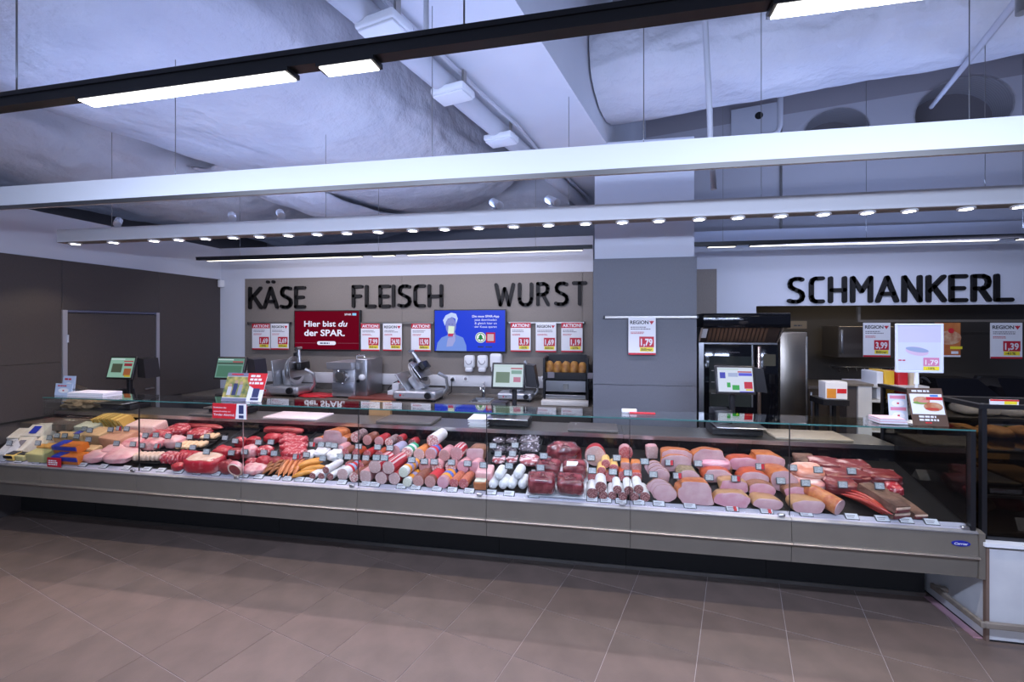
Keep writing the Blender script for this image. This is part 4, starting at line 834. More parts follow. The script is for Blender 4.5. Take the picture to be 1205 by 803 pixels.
rind_h = mat('rind_herb', (.13, .10, .05), .7, col2=(.34, .24, .14), sc_=60, bump=.8, bsc=70)
rind_t = mat('rind_tan', (.45, .25, .12), .4, col2=(.36, .18, .08), sc_=18)

def log(px, py, rp, fm, cm, label, L=.24, lift=0, bands='', sx=1.0, sz=1.0, yaw=0, name='sausage', sq=1.0, cat='sausage', group=None, pitch=0):
    """a cut sausage whose round end faces the shopper; its foot rests on the sloping deck"""
    P = deckloc(px, py + rp * sz, lift); k = mpp(px, P.y); r = rp * k; n = 32; wob = .22 if name in ('ham', 'roast_loaf') else .05
    t = thing(name, label, cat, P, group, rot=(TILT + R(pitch), 0, R(yaw))); t.rotation_euler.order = 'XYZ'
    def ring(y, q):
        out = []
        for i in range(n):
            a = 2 * math.pi * i / n; c_, s_ = math.cos(a), math.sin(a)
            g = q * (1 + wob * noise.noise(Vector((c_ * 1.3 + px * .37, s_ * 1.3 + py * .21, y * 5)))) if wob else q
            out.append(Vector((math.copysign(abs(c_) ** sq, c_) * r * sx * g, y, r * sz + math.copysign(abs(s_) ** sq, s_) * r * sz * g)))
        return out
    # ring order gives outward normals
    b = part('casing', M().loft([list(reversed(ring(y, q))) for y, q in ((.0, .97), (.006, 1), (L * .5, 1.0), (L * .9, .96), (L * .97, .75), (L, .35))], False, True), cm, t, 50)
    f = part('cut_face', M().loft([list(reversed(ring(.0, .97))), list(reversed(ring(-.003, .80))), list(reversed(ring(-.004, .3)))], False, False).add(list(reversed(ring(-.004, .3))), [tuple(reversed(range(n)))]), fm, t, 50)
    GOODS.extend((b, f))
    for i, ch in enumerate(bands):
        y0 = L * (.16 + .74 * i / len(bands)); y1 = y0 + L * .74 / len(bands) * .96
        GOODS.append(part('band', M().loft([list(reversed(ring(y, 1.022))) for y in (y0, y1)], False, False), band[ch], t, 50))
    return t
def lump(x0, y0, x1, y1, mt, label, name='meat_cut', cat='meat', dep=None, lift=0, e=.75, amp=.16, fq=2.2, seed=None, group=None, hk=.80, yaw=0, top=None, slices=0):
    """an uneven cut lying on the deck; box given as it is seen"""
    cx_ = (x0 + x1) / 2; P = deckloc(cx_, y1, lift); k = mpp(cx_, P.y); w_ = (x1 - x0) * k; h_ = max(.02, (y1 - y0) * k * hk); dep = dep or max(.08, min(.26, w_ * .75))
    seed = seed if seed is not None else random.random() * 50
    t = thing(name, label, cat, P, group, rot=(TILT, 0, R(yaw)))
    if slices:
        for i in range(slices):
            u = i / slices; m = M().ell((-w_ / 2 + w_ * (u + .5 / slices), dep / 2 + .004 * math.sin(i * 3), h_ * .47), w_ / slices * .62, dep / 2, h_ * .5, 14, 10, .8, amp, fq, seed + i, .92)
            m.rot(R(-18), 'Y', (-w_ / 2 + w_ * (u + .5 / slices), 0, 0)); mz = min(p.z for p in m.v); m.v = [p - Vector((0, 0, mz)) for p in m.v]; GOODS.append(part('slice', m, mt, t, 60))
    else:
        m = M().ell((0, dep / 2, h_ * .5), w_ / 2, dep / 2, h_ * .55, 30, 18, e, amp, fq, seed, .9); mz = min(p.z for p in m.v); m.v = [p - Vector((0, 0, mz)) for p in m.v]
        GOODS.append(part('flesh', m, mt, t, 70))
        if top:
            m2 = M().ell((0, dep * .52, h_ * .62), w_ / 2 * .90, dep / 2 * .90, h_ * .46, 30, 14, e, amp, fq, seed, .35); GOODS.append(part('fat_cover', m2, top, t, 70))
    return t
def block(x0, y0, x1, y1, mt, label, name='cheese_block', cat='cheese', dep=.14, lift=0, hk=.8, yaw=0, b=.008, wrap=None, group=None, wobble=.004):
    cx_ = (x0 + x1) / 2; P = deckloc(cx_, y1, lift); k = mpp(cx_, P.y); w_ = (x1 - x0) * k; h_ = max(.012, (y1 - y0) * k * hk)
    t = thing(name, label, cat, P, group, rot=(TILT, 0, R(yaw)))
    m = M().rbox(-w_ / 2, w_ / 2, 0, dep, 0, h_, b, 3)
    if wobble: m.nz(wobble, 14, px_seed()); mz = min(p.z for p in m.v); m.v = [p - Vector((0, 0, mz)) for p in m.v]
    GOODS.append(part('body', m, mt, t, 50))
    if wrap:
        for (u0, u1, v0, v1, wm, fc) in wrap:
            if fc == 'f': q = M().box(-w_ / 2 + w_ * u0, -w_ / 2 + w_ * u1, -.006, .001, h_ * v0, h_ * v1)
            else: q = M().box(-w_ / 2 + w_ * u0, -w_ / 2 + w_ * u1, dep * v0, dep * v1, h_ - .001, h_ + .005)
            GOODS.append(part('printed_label', q, wm, t))
    return t
_sd = [0]
def px_seed(): _sd[0] += 1; return _sd[0] * 3.7
def wedge(x0, y0, x1, y1, mt, label, dep=.16, lift=0, hk=.9, wrap=None, group=None):
    cx_ = (x0 + x1) / 2; P = deckloc(cx_, y1, lift); k = mpp(cx_, P.y); w_ = (x1 - x0) * k; h_ = max(.015, (y1 - y0) * k * hk)
    t = thing('cheese_wedge', label, 'cheese', P, group, rot=(TILT, 0, 0)); m = M()
    m.loft([[Vector((-w_ / 2, 0, 0)), Vector((w_ / 2, 0, 0)), Vector((w_ / 2, dep, 0)), Vector((-w_ / 2, dep, 0))], [Vector((-w_ / 2, .0, h_ * .35)), Vector((w_ / 2, .0, h_ * .42)), Vector((w_ / 2, dep, h_)), Vector((-w_ / 2 + .02, dep, h_ * .9))]])
    GOODS.append(part('body', m, mt, t))
    if wrap:
        sl = h_ * .6 / dep; q = M(); x_ = w_ * .18
        for zz in (.001,): q.add([(-x_, dep * .15, h_ * .40 + sl * dep * .15 + .003), (x_, dep * .15, h_ * .42 + sl * dep * .15 + .003), (x_, dep * .7, h_ * .42 + sl * dep * .7 + .003), (-x_, dep * .7, h_ * .40 + sl * dep * .7 + .003)], [(0, 1, 2, 3)])
        GOODS.append(part('printed_label', q, wrap, t))
    return t
def tray(x0, x1, y0, y1, label, mt=None, lift=0, hgt=.03, group='black meat trays'):
    A = deckloc(x0, y1, lift); B = deckloc(x1, y1, lift); Cc = deckloc((x0 + x1) / 2, y0, lift); P = (A + B) / 2; w_ = B.x - A.x; dep = max(.08, (Cc.y - P.y) / math.cos(TILT)) 
    t = thing('meat_tray', label, 'tray', P, group, rot=(TILT, 0, 0)); m = M()
    def rr(i, z): return [Vector((-w_ / 2 + i, i, z)), Vector((w_ / 2 - i, i, z)), Vector((w_ / 2 - i, dep - i, z)), Vector((-w_ / 2 + i, dep - i, z))]
    m.loft([rr(.012, 0), rr(0, hgt), rr(.006, hgt), rr(.016, .006)]); GOODS.append(part('tray_body', m, mt or black, t)); return t

# ---- cheeses
ch_w = mat('cheese_white', (.78, .72, .60), .5, col2=(.70, .62, .48), sc_=20); ch_y = mat('cheese_yellow', (.78, .54, .14), .4, col2=(.70, .45, .10), sc_=14, rnd=.22)
ch_b = mat('cheese_beige', (.66, .44, .22), .5, col2=(.56, .34, .16), sc_=18); ch_g = mat('cheese_green_white', (.52, .52, .40), .5, col2=(.64, .62, .50), sc_=25, rnd=.18)
ch_o = mat('cheese_orange', (.74, .36, .08), .4); ch_gr = mat('cheese_olive', (.52, .46, .20), .5); ch_pk = mat('cheese_salmon', (.62, .33, .20), .5, col2=(.52, .26, .15), sc_=16)
pk_blue = mat('pack_blue', (.03, .05, .40), .35); pk_or = mat('pack_orange', (.70, .18, .02), .35); pk_grey = mat('pack_white', (.70, .68, .66), .4)
g_ = 'packed cheeses at the wall end'
wedge(-6, 520, 9, 542, pk_grey, 'white wrapped cheese piece hard against the wall end', .12, group=g_)
wedge(0, 508, 30, 519, ch_w, 'long cream cheese wedge lying behind the price tag', .12, group=g_)
wedge(22, 501, 53, 519, ch_w, 'cream cheese wedge with a blue label at the back', .12, wrap=pk_blue, group=g_)
wedge(6, 518, 32, 536, ch_w, 'cream cheese wedge with a dark label in the second row', .12, wrap=inkg, group=g_)
wedge(31, 517, 55, 530, ch_w, 'cream cheese wedge with a plain front beside the glass end', .12, group=g_)
block(5, 534, 17, 543, ch_y, 'yellow cheese pack with a black wrapper', dep=.08, wrap=[(.05, .95, .2, .9, black, 't'), (0, 1, .55, 1, black, 'f')])
block(17, 535, 30, 543, ch_gr, 'olive cheese pack with a black band', dep=.08, wrap=[(.0, .9, .3, .8, black, 't')])
block(29, 531, 56, 545, ch_gr, 'olive yellow cheese block in the front row', dep=.10)
block(42, 524, 60, 532, ch_o, 'small orange cheese block behind the olive one', dep=.08)
bx_ = [(.0, 1, .5, 1.0, pk_blue, 'f'), (.0, .35, .0, 1, pk_blue, 't'), (.35, 1, .0, .4, pk_or, 't')]
block(60, 535, 96, 547, pk_or, 'blue and orange cheese box, the lower of two', 'cheese_box', 'box', .10, wrap=bx_, b=.003, wobble=0)
block(60, 523, 95, 534, pk_or, 'blue and orange cheese box, the upper of two', 'cheese_box', 'box', .10, .058, wrap=bx_, b=.003, wobble=0)
block(57, 512, 81, 525, ch_b, 'beige cheese block behind the stacked boxes', dep=.12); block(81, 510, 98, 525, ch_b, 'beige cheese block with a blue label', dep=.12, wrap=[(.0, .5, .4, .9, pk_blue, 't')])
ch_y2 = mat('cheese_darker_yellow', (.50, .28, .04), .5); ch_g2 = mat('cheese_darker_green', (.30, .30, .20), .5)  # every other slice takes the darker tone, to set the slices apart
def fan(x0, x1, y0, y1, n, mt, label, mt2=None, lift=0, lean=-28, name='cheese_slices'):
    cx_ = (x0 + x1) / 2; P = deckloc(cx_, y1, lift); k = mpp(cx_, P.y); w_ = (x1 - x0) * k; h_ = (y1 - y0) * k * .95; t = thing(name, label, 'cheese', P, rot=(TILT, 0, 0))
    for i in range(n):
        x = -w_ / 2 + w_ * (i + .3) / n; hh = h_ * (.86 + .14 * math.sin(math.pi * (i + .5) / n)); m = M().rbox(x, x + .012, .0 + .006 * (i % 2), .13, 0, hh, .003, 1); m.rot(R(lean * 1.25), 'Y', (x, 0, 0)); mz = min(p.z for p in m.v); m.v = [p - Vector((0, 0, mz)) for p in m.v]; GOODS.append(part('slice', m, mt if i % 2 else mt2, t))
fan(59, 88, 498, 510, 11, ch_g, 'fanned row of pale green white cheese slices', ch_g2); fan(112, 154, 488, 507, 13, ch_y, 'fanned row of tall yellow cheese slices at the back', ch_y2)
block(82, 500, 113, 511, ch_g, 'flat white green cheese slab between the two fans', dep=.12)
block(97, 508, 122, 524, ch_b, 'golden beige cheese bar beside the salmon one', dep=.16); block(113, 512, 148, 530, ch_pk, 'long salmon coloured cheese bar', dep=.18, yaw=-8); block(97, 526, 113, 537, ch_b, 'golden beige cheese cube in front of the bars', dep=.08)
loafm = speck('loaf_speckled', (.76, .52, .46), (.62, .14, .14), 38, .2)
block(146, 497, 186, 516, loafm, 'pale meat loaf speckled with red pieces', 'meat_loaf', 'meat', .16, b=.02)
# ---- pork, poultry, beef
for q in ((90, 535, 120, 547, MPL, 'flat pale poultry fillet in the front row'), (112, 535, 150, 548, MPL, 'rosy poultry fillet next to the minced meat tray'), (112, 528, 138, 537, MPL, 'lilac pink poultry fillet on top of the others', .03),
          (134, 519, 162, 534, MP, 'pink pork cut below the speckled loaf'), (144, 513, 165, 523, MP, 'pale pork cut leaning on the loaf'), (160, 518, 186, 533, MP, 'broad pink pork cut with pale fat before the marbled beef'), (170, 509, 196, 521, MM, 'marbled red cut beside the speckled loaf'),
          (188, 515, 212, 530, MPL, 'smooth pink pork steak stack beside the schnitzels'), (188, 503, 216, 516, MM, 'marbled beef cut in the back row'), (214, 507, 241, 519, MM, 'marbled beef slices in the back row'),
          (273, 514, 288, 529, MB_, 'bright red rolled beef joint behind the glass post'), (287, 514, 303, 528, MB_, 'bright red beef joint next to the rolled one'), (307, 512, 327, 524, MB_, 'bright red beef piece in the back row'), (325, 512, 344, 523, MM, 'red beef piece with white fat in the back row'),
          (246, 526, 268, 543, MB_, 'large red beef roast in the middle row'), (266, 527, 282, 543, MBD, 'dark red beef roast in the middle row'), (280, 524, 300, 542, MP, 'pale veal cut behind the glass post'), (298, 526, 318, 541, MM, 'rosy veal cut beside the rib stack'),
          (298, 537, 316, 553, MB_, 'dark red goulash piece in the second row'), (312, 539, 330, 552, MBD, 'deep red cut beside the thin brown sausages'),
          (254, 542, 273, 560, MBD, 'dark red beef joint beside the bone slice'), (280, 550, 308, 561, MP, 'flat veal slice in the front row'), (286, 540, 301, 553, MM, 'marbled red steak behind the front veal slice'), (198, 546, 214, 556, MB_, 'small bright red cut in the front row')):
    lump(*q[:4], q[4], q[5], lift=q[6] if len(q) > 6 else 0)
lump(210, 538, 257, 559, MB_, 'big red beef joint under a beige slab of fat', top=MF, dep=.16, amp=.08, e=.5)
lump(206, 531, 232, 549, MB_, 'row of thick red beef slices', slices=5, dep=.12)
lump(188, 533, 214, 549, MM, 'row of marbled red slices in the tray', slices=5, dep=.12)
for i in range(4): lump(325 + i, 517 + i * 7, 357 - i, 528 + i * 7, MM, 'long rib strip lying %s the rib stack' % ['on top of', 'second down in', 'third down in', 'at the foot of'][i], name='rib_strip', dep=.12, lift=.03 if i < 3 else .0, e=.45, amp=.16, fq=3.5)
bone = thing('bone_slice', 'round beef shin slice with a marrow ring in the front row', 'meat', deckloc(279, 560), rot=(TILT + R(8), 0, 0))
GOODS.append(part('flesh', M().cyl((0, .0, .055), (0, .03, .055), .062, n=26), MP, bone, 40)); GOODS.append(part('muscle', M().cyl((0, -.003, .055), (0, .0, .055), .047, n=24), MBD, bone, 40)); part('fat_ring', M().tube([(.053 * math.cos(a), -.001, .055 + .053 * math.sin(a)) for a in (2 * math.pi * i / 24 for i in range(25))], .006, 6), MF, bone, 40)
for q, n, mt, lb in (((155, 533, 186, 546), 6, MF, 'minced patties'), ((208, 521, 238, 530), 5, MS, 'breaded schnitzels'), ((205, 524, 222, 532), 3, MS, 'small breaded cutlets'), ((234, 512, 252, 520), 3, MS, 'golden breaded sticks')):
    tray(q[0] - 2, q[2] + 2, q[1] - 2, q[3] + 1.5, 'black tray under the ' + lb, hgt=.022)
    for i in range(n):
        u = q[0] + (q[2] - q[0]) * (i + .5) / n; d_ = (q[2] - q[0]) / n * .62; lump(u - d_, q[1] + 1, u + d_, q[3] - 2, mt, 'piece among the %s in the black tray' % lb, name='patty', dep=.09, lift=.016, amp=.12, group=lb)
tray(251, 274, 503, 530, 'empty black tray behind the beef roasts', hgt=.02); tray(345, 372, 504, 533, 'empty black tray beside the rib stack', hgt=.02)
lump(305, 503, 357, 513, MBD, 'long dark red cut against the rear panel', dep=.08); lump(196, 499, 262, 507, MBD, 'long dark red strip of meat against the rear panel by the trays', dep=.07, lift=.0)
# ---- frankfurters
def link(x0, y0, x1, y1, rp, mt, label, group, lift=0, bow=.02, name='frankfurter'):
    A = deckloc(x0, y0, lift); B = deckloc(x1, y1, lift); k = mpp(x0, A.y); r = rp * k; up = Vector((0, -math.sin(TILT), math.cos(TILT))); n = 9; pts = []; rs = []
    for i in range(n):
        u = i / (n - 1); pts.append(A.lerp(B, u) + up * (r + bow * math.sin(math.pi * u))); e_ = min(u, 1 - u) * 2; rs.append(r * (.35 if e_ == 0 else .85 if e_ < .26 else 1))
    base = A.copy(); t = thing(name, label, 'sausage', base, group); GOODS.append(part('skin', M().tube(pts, rs, 10), mt, t, 70))
    for e_, s_ in ((0, -1), (-1, 1)):
        d_ = (B - A).normalized() * s_; part('tip', M().tube([pts[e_], pts[e_] + d_ * r * .7], [r * .35, r * .12], 6), mt, t)
fr_b = mat('skin_brown', (.38, .13, .04), .3, col2=(.28, .09, .03), sc_=20); fr_o = mat('skin_orange', (.70, .26, .10), .28, col2=(.62, .20, .07), sc_=12); fr_y = mat('skin_amber', (.72, .30, .05), .25, col2=(.60, .22, .03), sc_=10); fr_r = mat('skin_deep_red', (.42, .04, .025), .25, col2=(.30, .02, .015), sc_=20)
for i in range(9): link(309 + i * 2.6, 560 - (i % 3) * 4.5, 327 + i * 2.0, 553 - (i % 3) * 4.5, 1.7, fr_b, 'thin brown smoked sausage in the pile beside the beef', 'thin brown smoked sausages', (i % 3) * .012)
for i in range(8): link(328 + i * 2.9, 562 - (i % 2) * 3, 340 + i * 2.6, 545 - (i % 2) * 2, 2.1, fr_o, 'slim orange pink frankfurter in the heap', 'slim frankfurters', (i % 2) * .022)
for i in range(6): link(345 + (i % 3) * 4, 564 - i * 2.8, 375 + (i % 3) * 4, 557.5 - i * 2.8, 2.9, fr_y, 'thick amber grilling sausage in the heap', 'thick amber sausages', (i // 2) * .015, .012)
for i, (a, b, c, d) in enumerate(((366, 540, 384, 530), (382, 545, 399, 532), (352, 543, 366, 535))): lump(a, d, c, b, case_w, 'white %s wrapped poultry piece behind the amber sausages' % ['broad', 'tall', 'small'][i], name='poultry_piece', dep=.12, amp=.2)
# ---- sausages with cut ends
g1 = 'dark cut white skinned sausages beside the frankfurters'
for px, py, l in ((367.7, 560.5, 0), (378, 561, 0), (388.5, 561, 0)): log(px, py, 4.3, face_dark, case_w, 'white skinned sausage with a dark cut end beside the amber sausages', .22, l, group=g1)
log(383.2, 553.4, 4.3, face_dark, case_w, 'white skinned dark sausage lying on top of its fellows beside the amber sausages', .22, .055)
log(403, 558.6, 7.2, face_pale, case_w, 'thick white sausage with red and blue bands', .25, 0, 'wrlrlr')
log(416.3, 562, 6, face_spk, case_b, 'brown skinned sausage with a coarse speckled end'); log(430, 561, 7.2, face_pale, case_p, 'pale pink squarish sausage in the front row', sq=.6)
log(441, 549.5, 8, face_pale, case_r, 'thick pale sausage in red and white skin lying upon two others', .26, .085); log(457, 550.5, 7.8, face_pale, case_r, 'pale sausage in patterned red skin next to the orange banded one', .26, .085)
log(448.3, 563, 7.4, face_pale, case_p, 'plain pale pink sausage under the red patterned pair'); log(464, 563.5, 7.4, face_pale, case_red, 'pale sausage with red skin under the patterned one')
log(474.5, 556, 6.2, face_green, case_w, 'greenish cut sausage with orange and lilac bands, upper of two', .25, .062, 'opopo'); log(478.8, 568, 5.5, face_green, case_w, 'greenish cut sausage with one orange band, lower of two', .22, 0, 'opo')
log(492, 566.3, 7, face_brown, case_b, 'brown pink sausage with red brown skin'); log(506, 567.2, 7, face_brown, case_b, 'brown pink sausage with a red printed skin', bands='r')
log(521, 568, 7.3, face_hamr, case_p, 'deep pink sausage with orange and blue bands', .25, 0, 'obob'); log(534, 569, 5.7, face_red, case_rn, 'thinner red salami in net skin'); log(545.5, 569.5, 6, face_red, case_rn, 'red salami in net skin at the end of the row')
for i, (px, py, rp, fm) in enumerate(((499, 549.3, 6.8, face_pink), (513.7, 549.6, 6.8, face_spk), (530, 550, 6.8, face_spk), (544.6, 550, 7.3, face_hamr), (559, 550.5, 7.3, face_hamr))):
    log(px, py, rp, fm, case_p, ['plain pink sausage in the middle row behind the brown ones', 'mottled sausage in the middle row behind the brown ones', 'speckled sausage in the middle row behind the banded one', 'rosy sausage in the middle row behind the red salamis', 'rosy sausage in the middle row beside the tray packs'][i], .15)
for i, (px, py, rp, fm, cm, bd, lb) in enumerate(((464.7, 531, 6.8, face_pink, case_pur, '', 'pink sausage in lilac skin in the upper row'), (478.4, 533.4, 6.8, face_spk, case_w, 'gwg', 'speckled sausage with green bands in the upper row'), (493, 535, 7, face_pale, case_o, '', 'pale sausage in orange skin in the upper row'), (506.6, 534.8, 7, face_pink, case_pur, 'rbr', 'pink sausage with red and blue bands in the upper row'), (522.5, 536.2, 7, face_brown, case_p, '', 'grey pink sausage in the upper row'), (537, 534, 8, face_pink, case_r, '', 'thick pink sausage in red skin in the upper row'))):
    log(px, py, rp, fm, cm, lb, .17, .05, bd)
log(559, 536, 11, face_ham, rind_b, 'wide brown topped roast loaf in the upper row', .16, .02, sq=.6, sz=.8, name='roast_loaf', cat='meat')
log(509, 518.9, 7.3, face_spk, case_w, 'thick white speckled sausage lying across the top of the pile', .26, .10)
for px, py, rp, fm, cm, lb in ((418, 515, 6.2, face_spk, case_d, 'coarse speckled salami in a dark net'), (432, 518.2, 6, face_brown, case_b, 'brown salami with a plain skin'), (446, 519.8, 6, face_pink, case_red, 'pink sausage in shiny red skin'), (457.5, 521, 5.2, face_spk, case_d, 'small speckled salami in dark skin')):
    log(px, py, rp, fm, cm, lb + ' in the back row', .16, .04)
log(391, 514.5, 9, face_ham, rind_o, 'broad pink ham piece in the back row above the white poultry', .16, .02, sx=1.4, sz=.9, sq=.7, name='ham', cat='ham'); log(402, 519, 6.5, face_ham, rind_o, 'squarish ham piece with an orange rind in the back row', .14, .01, sx=1.1, sz=.8, sq=.5, name='ham', cat='ham'); log(375, 519, 6, face_ham, rind_o, 'small orange rinded ham piece beside the black tray', .12, 0, sx=1.2, sz=.7, name='ham', cat='ham')
for px, py, rp, cm, lb in ((406, 533, 5, case_b, 'dark red salami stub beside the white poultry'), (419, 534, 5, rind_r, 'dark red salami stub in the middle'), (432, 535, 5, case_red, 'red salami stub in the second row'), (446, 535.5, 5, rind_r, 'orange brown salami stub in the second row'), (400, 530, 6, case_p, 'pink ham sausage stub behind the salami stubs'), (410, 548, 4.6, case_b, 'dark salami end above the red blue banded sausage'), (424, 549, 4.6, case_b, 'dark salami end behind the coarse sausage')):
    log(px, py, rp, face_red if cm is not case_p else face_ham, cm, lb, .13, .012)
for px, py, lb in ((470, 518, 'dark packed sausage against the rear panel'), (485, 522, 'red packed sausage against the rear panel')): log(px, py, 5, face_dark, case_red, lb, .10, .02)
# ---- packs, white sausages, trays
block(559, 553, 579, 567, MPL, 'pink and white wrapped meat pack', 'meat_pack', 'meat', .12, b=.015, lift=.04); block(557, 565, 573, 578, rind_o, 'orange meat pack with a green top', 'meat_pack', 'meat', .10, b=.012, wrap=[(.1, .9, .1, .8, ch_g, 't')])
def wsaus(px, py, rp, lift, lb, g=None, Ln=.13):
    P = deckloc(px, py + rp, lift); k = mpp(px, P.y); r = rp * k; t = thing('white_sausage', lb, 'sausage', P, g, rot=(TILT, 0, R(-10)))
    GOODS.append(part('skin', M().tube([(0, y, r) for y in (0, .006, .02, .05, Ln * .7, Ln - .02, Ln - .005, Ln)], [r * .3, r * .75, r * .97, r, r, r * .95, r * .6, r * .2], 16), case_w, t, 60)); part('tied_end', M().tube([(0, -.008, r), (0, .001, r)], [r * .12, r * .28], 8), case_w, t)
for px in (579, 591, 601, 614): wsaus(px, 572, 5.6, 0, 'plump white sausage in the lower row before the foil trays', 'plump white sausages, lower row', .13)
wsaus(586, 561, 5.8, .055, 'plump white sausage on the pile beside the pink pack', None, .13); wsaus(608.5, 560, 5.8, .055, 'plump white sausage on the pile beside the dark beef', None, .13)
film = mat('film_painted_glints', (.06, .045, .055), .10, col2=(.55, .50, .56), sc_=34, mix=(.54, .64), bump=1.0, bsc=40, coat=.6); bacon = mat('bacon_slices', (.30, .05, .06), .2, col2=(.70, .55, .56), sc_=34, mix=(.48, .56), bump=.6, stretch=(.4, 1, 1))  # pale flecks in the film colour paint its shiny glints
k = 0
for cx_ in (586, 603):
    for py, rn in ((549, 'front'), (537, 'middle'), (526, 'rear')):
        tray(cx_ - 9, cx_ + 8.5, py - 10, py, 'black tray of the film packed meats, %s row, %s' % (rn, 'pink pack side' if cx_ < 590 else 'bacon side'), hgt=.03, group='film packed trays')
        lump(cx_ - 8, py - 9, cx_ + 7.5, py - 1.5, film if rn != 'front' else bacon, 'film wrapped meat in the %s row tray, %s' % (rn, 'pink pack side' if cx_ < 590 else 'bacon side'), name='meat_pack', dep=.10, lift=.012, amp=.25, fq=4, hk=.7)
for py, rn in ((552, 'front'), (537, 'middle'), (527, 'rear')):
    tray(608, 636, py - 13, py, 'deep black tray of bacon, %s of three' % rn, hgt=.055, group='deep bacon trays'); lump(610, py - 12, 634, py - 2, bacon if rn == 'front' else film, 'film wrapped bacon pack in the %s deep tray' % rn, name='bacon_pack', dep=.14, lift=.035, amp=.2, fq=4, hk=.6)
beef_v = mat('vacuum_beef', (.11, .010, .016), .12, col2=(.36, .08, .09), sc_=14, mix=(.45, .7), bump=.6, bsc=14, coat=.8, detail=6)
wtray = mat('tray_white', (.74, .74, .78), .35)
for q in ((618, 690, 556, 587, 'white tray under the front pair of dark beef blocks'), (628, 692, 541, 567, 'white tray under the rear pair of dark beef blocks')): tray(*q[:4], q[4], wtray, 0, .012, 'white trays under beef')
for q, lb, wr in (((620, 561, 653, 585), 'vacuum packed dark beef block with a white oval label, front', [(.3, .75, .05, .5, paper, 't')]), ((655, 564, 687, 586), 'vacuum packed dark beef block beside the white salamis, front', [(.3, .7, .2, .6, paper, 't')]), ((630, 546, 659, 565), 'vacuum packed dark beef block, second row beside the bacon', None), ((661, 547, 690, 566), 'vacuum packed dark beef block, second row beside the mortadella', [(.2, .8, .2, .6, paper, 't')])):
    block(*q, beef_v, lb, 'beef_block', 'meat', .14, .012, .85, 0, .028, wr, wobble=.012)
lump(643, 522, 684, 548, beef_v, 'large vacuum packed raw ham at the back', 'raw_ham', 'meat', .16, e=.8, amp=.2, top=None)
log(700.5, 537, 12.2, face_pale, case_red, 'very large pale mortadella disc with a red rim', .10, .0, name='mortadella')
log(713, 546, 5.2, face_red, case_y, 'yellow skinned salami lying uppermost', .16, .06); log(722.5, 551.5, 5.2, face_red, case_y, 'yellow skinned salami beside the red blocks', .16, .035); log(708, 555, 5.4, face_red, case_y, 'yellow skinned salami lowest of three', .16, .02); log(697, 560.5, 5.8, face_red, case_y, 'yellow topped salami stub below the mortadella', .10, 0, sq=.6)
log(718, 562, 5.6, face_red, case_b, 'squat red salami stub behind the white salamis', .10, 0, sq=.6); log(734, 561, 6, face_red, rind_r, 'squarish red salami block behind the white salamis', .14, 0, sq=.45); log(749, 562, 6, face_red, rind_r, 'squarish red salami block beside the ham slices', .14, 0, sq=.45)
log(736.5, 550, 5.8, face_brown, case_o, 'orange red topped salami block beside the yellow skinned ones', .12, .03, sq=.45); log(749, 551, 5.8, face_brown, case_o, 'orange red topped salami block beside the fanned ham slices', .12, .03, sq=.45); log(736.5, 533.5, 8, face_red, case_p, 'round halved salami on the back row', .10, .03)
gs = 'white skinned dark salamis, lower row'
for px, py, rp in ((697, 581, 6.6), (709.5, 583, 5.4), (720.5, 583.6, 5.0), (733, 584.5, 5.4), (746.5, 585, 5.4), (759, 585, 6)): log(px, py, rp, face_dark, case_w, 'white skinned salami with a dark cut end in the lower row', .20, 0, group=gs)
gs = 'white skinned dark salamis, upper row'
for px, py, rp, bd in ((707, 573.6, 6.8, ''), (726.5, 576.5, 5.2, ''), (740, 577.5, 5.4, ''), (751.5, 576, 5.6, '')): log(px, py, rp, face_dark, case_w, 'white skinned salami with a dark cut end resting on the lower ones', .20, .05, bd, group=gs)
# ---- hams
def ham(px, py, hw, hh, fm, rm, label, L=.16, lift=0, sq=.75, yaw=0, pitch=0, flat=False): 
    return log(px, py, hw, fm, rm, label, L, lift, sx=1.0, sz=hh / hw, sq=sq, yaw=yaw, name='ham', cat='ham', pitch=pitch)
ham(767.4, 532.5, 7, 7.5, face_pale, case_p, 'squarish pale sausage standing at the back', .10, .02, .45)
for i in range(4): ham(769 + i * 3.2, 551 + i * 3.2, 10.5, 9, face_ham, rind_b, 'round ham slice %s in the leaning fan' % ['rearmost', 'second', 'third', 'foremost'][i], .018, .045 - i * .012, .95)
for i in range(3): ham(776 + i * 3, 574 + i * 3.5, 13.5, 11, face_ham, rind_b, 'oval ham piece %s of the front fan' % ['at the rear', 'in the middle', 'with its broad cut at the front'][i], .02 if i < 2 else .05, .03 - i * .015, .95)
ham(797, 540, 17, 10.5, face_ham, rind_o, 'loaf shaped ham with an orange rind behind another', .10, .03, .55); ham(795.4, 546, 17, 10, face_ham, rind_o, 'loaf shaped ham with an orange rind and a tag', .04, .02, .55)
ham(811, 564, 13, 10, face_ham, rind_h, 'ham crusted with dark herbs', .16, .0, .7); ham(818, 582, 20, 13, face_ham, rind_o, 'big square shouldered ham in the front row', .12, 0, .55)
ham(834, 542, 19, 13.5, face_ham, rind_o, 'broad domed ham in the back row', .10, .01, .8)
lump(825, 542, 860, 556, face_hamr, 'long rosy slab of roast pork with a brown crust', 'roast_slab', 'meat', .12, .03, .6, .08, top=None); lump(826, 548, 862, 559, rind_b, 'brown crusted roast end under the rosy slab', 'roast_slab', 'meat', .12, .0, .6, .1)
ham(845, 561, 16, 8.5, face_ham, rind_r, 'flat ham with a bright red rind', .14, .0, .7)
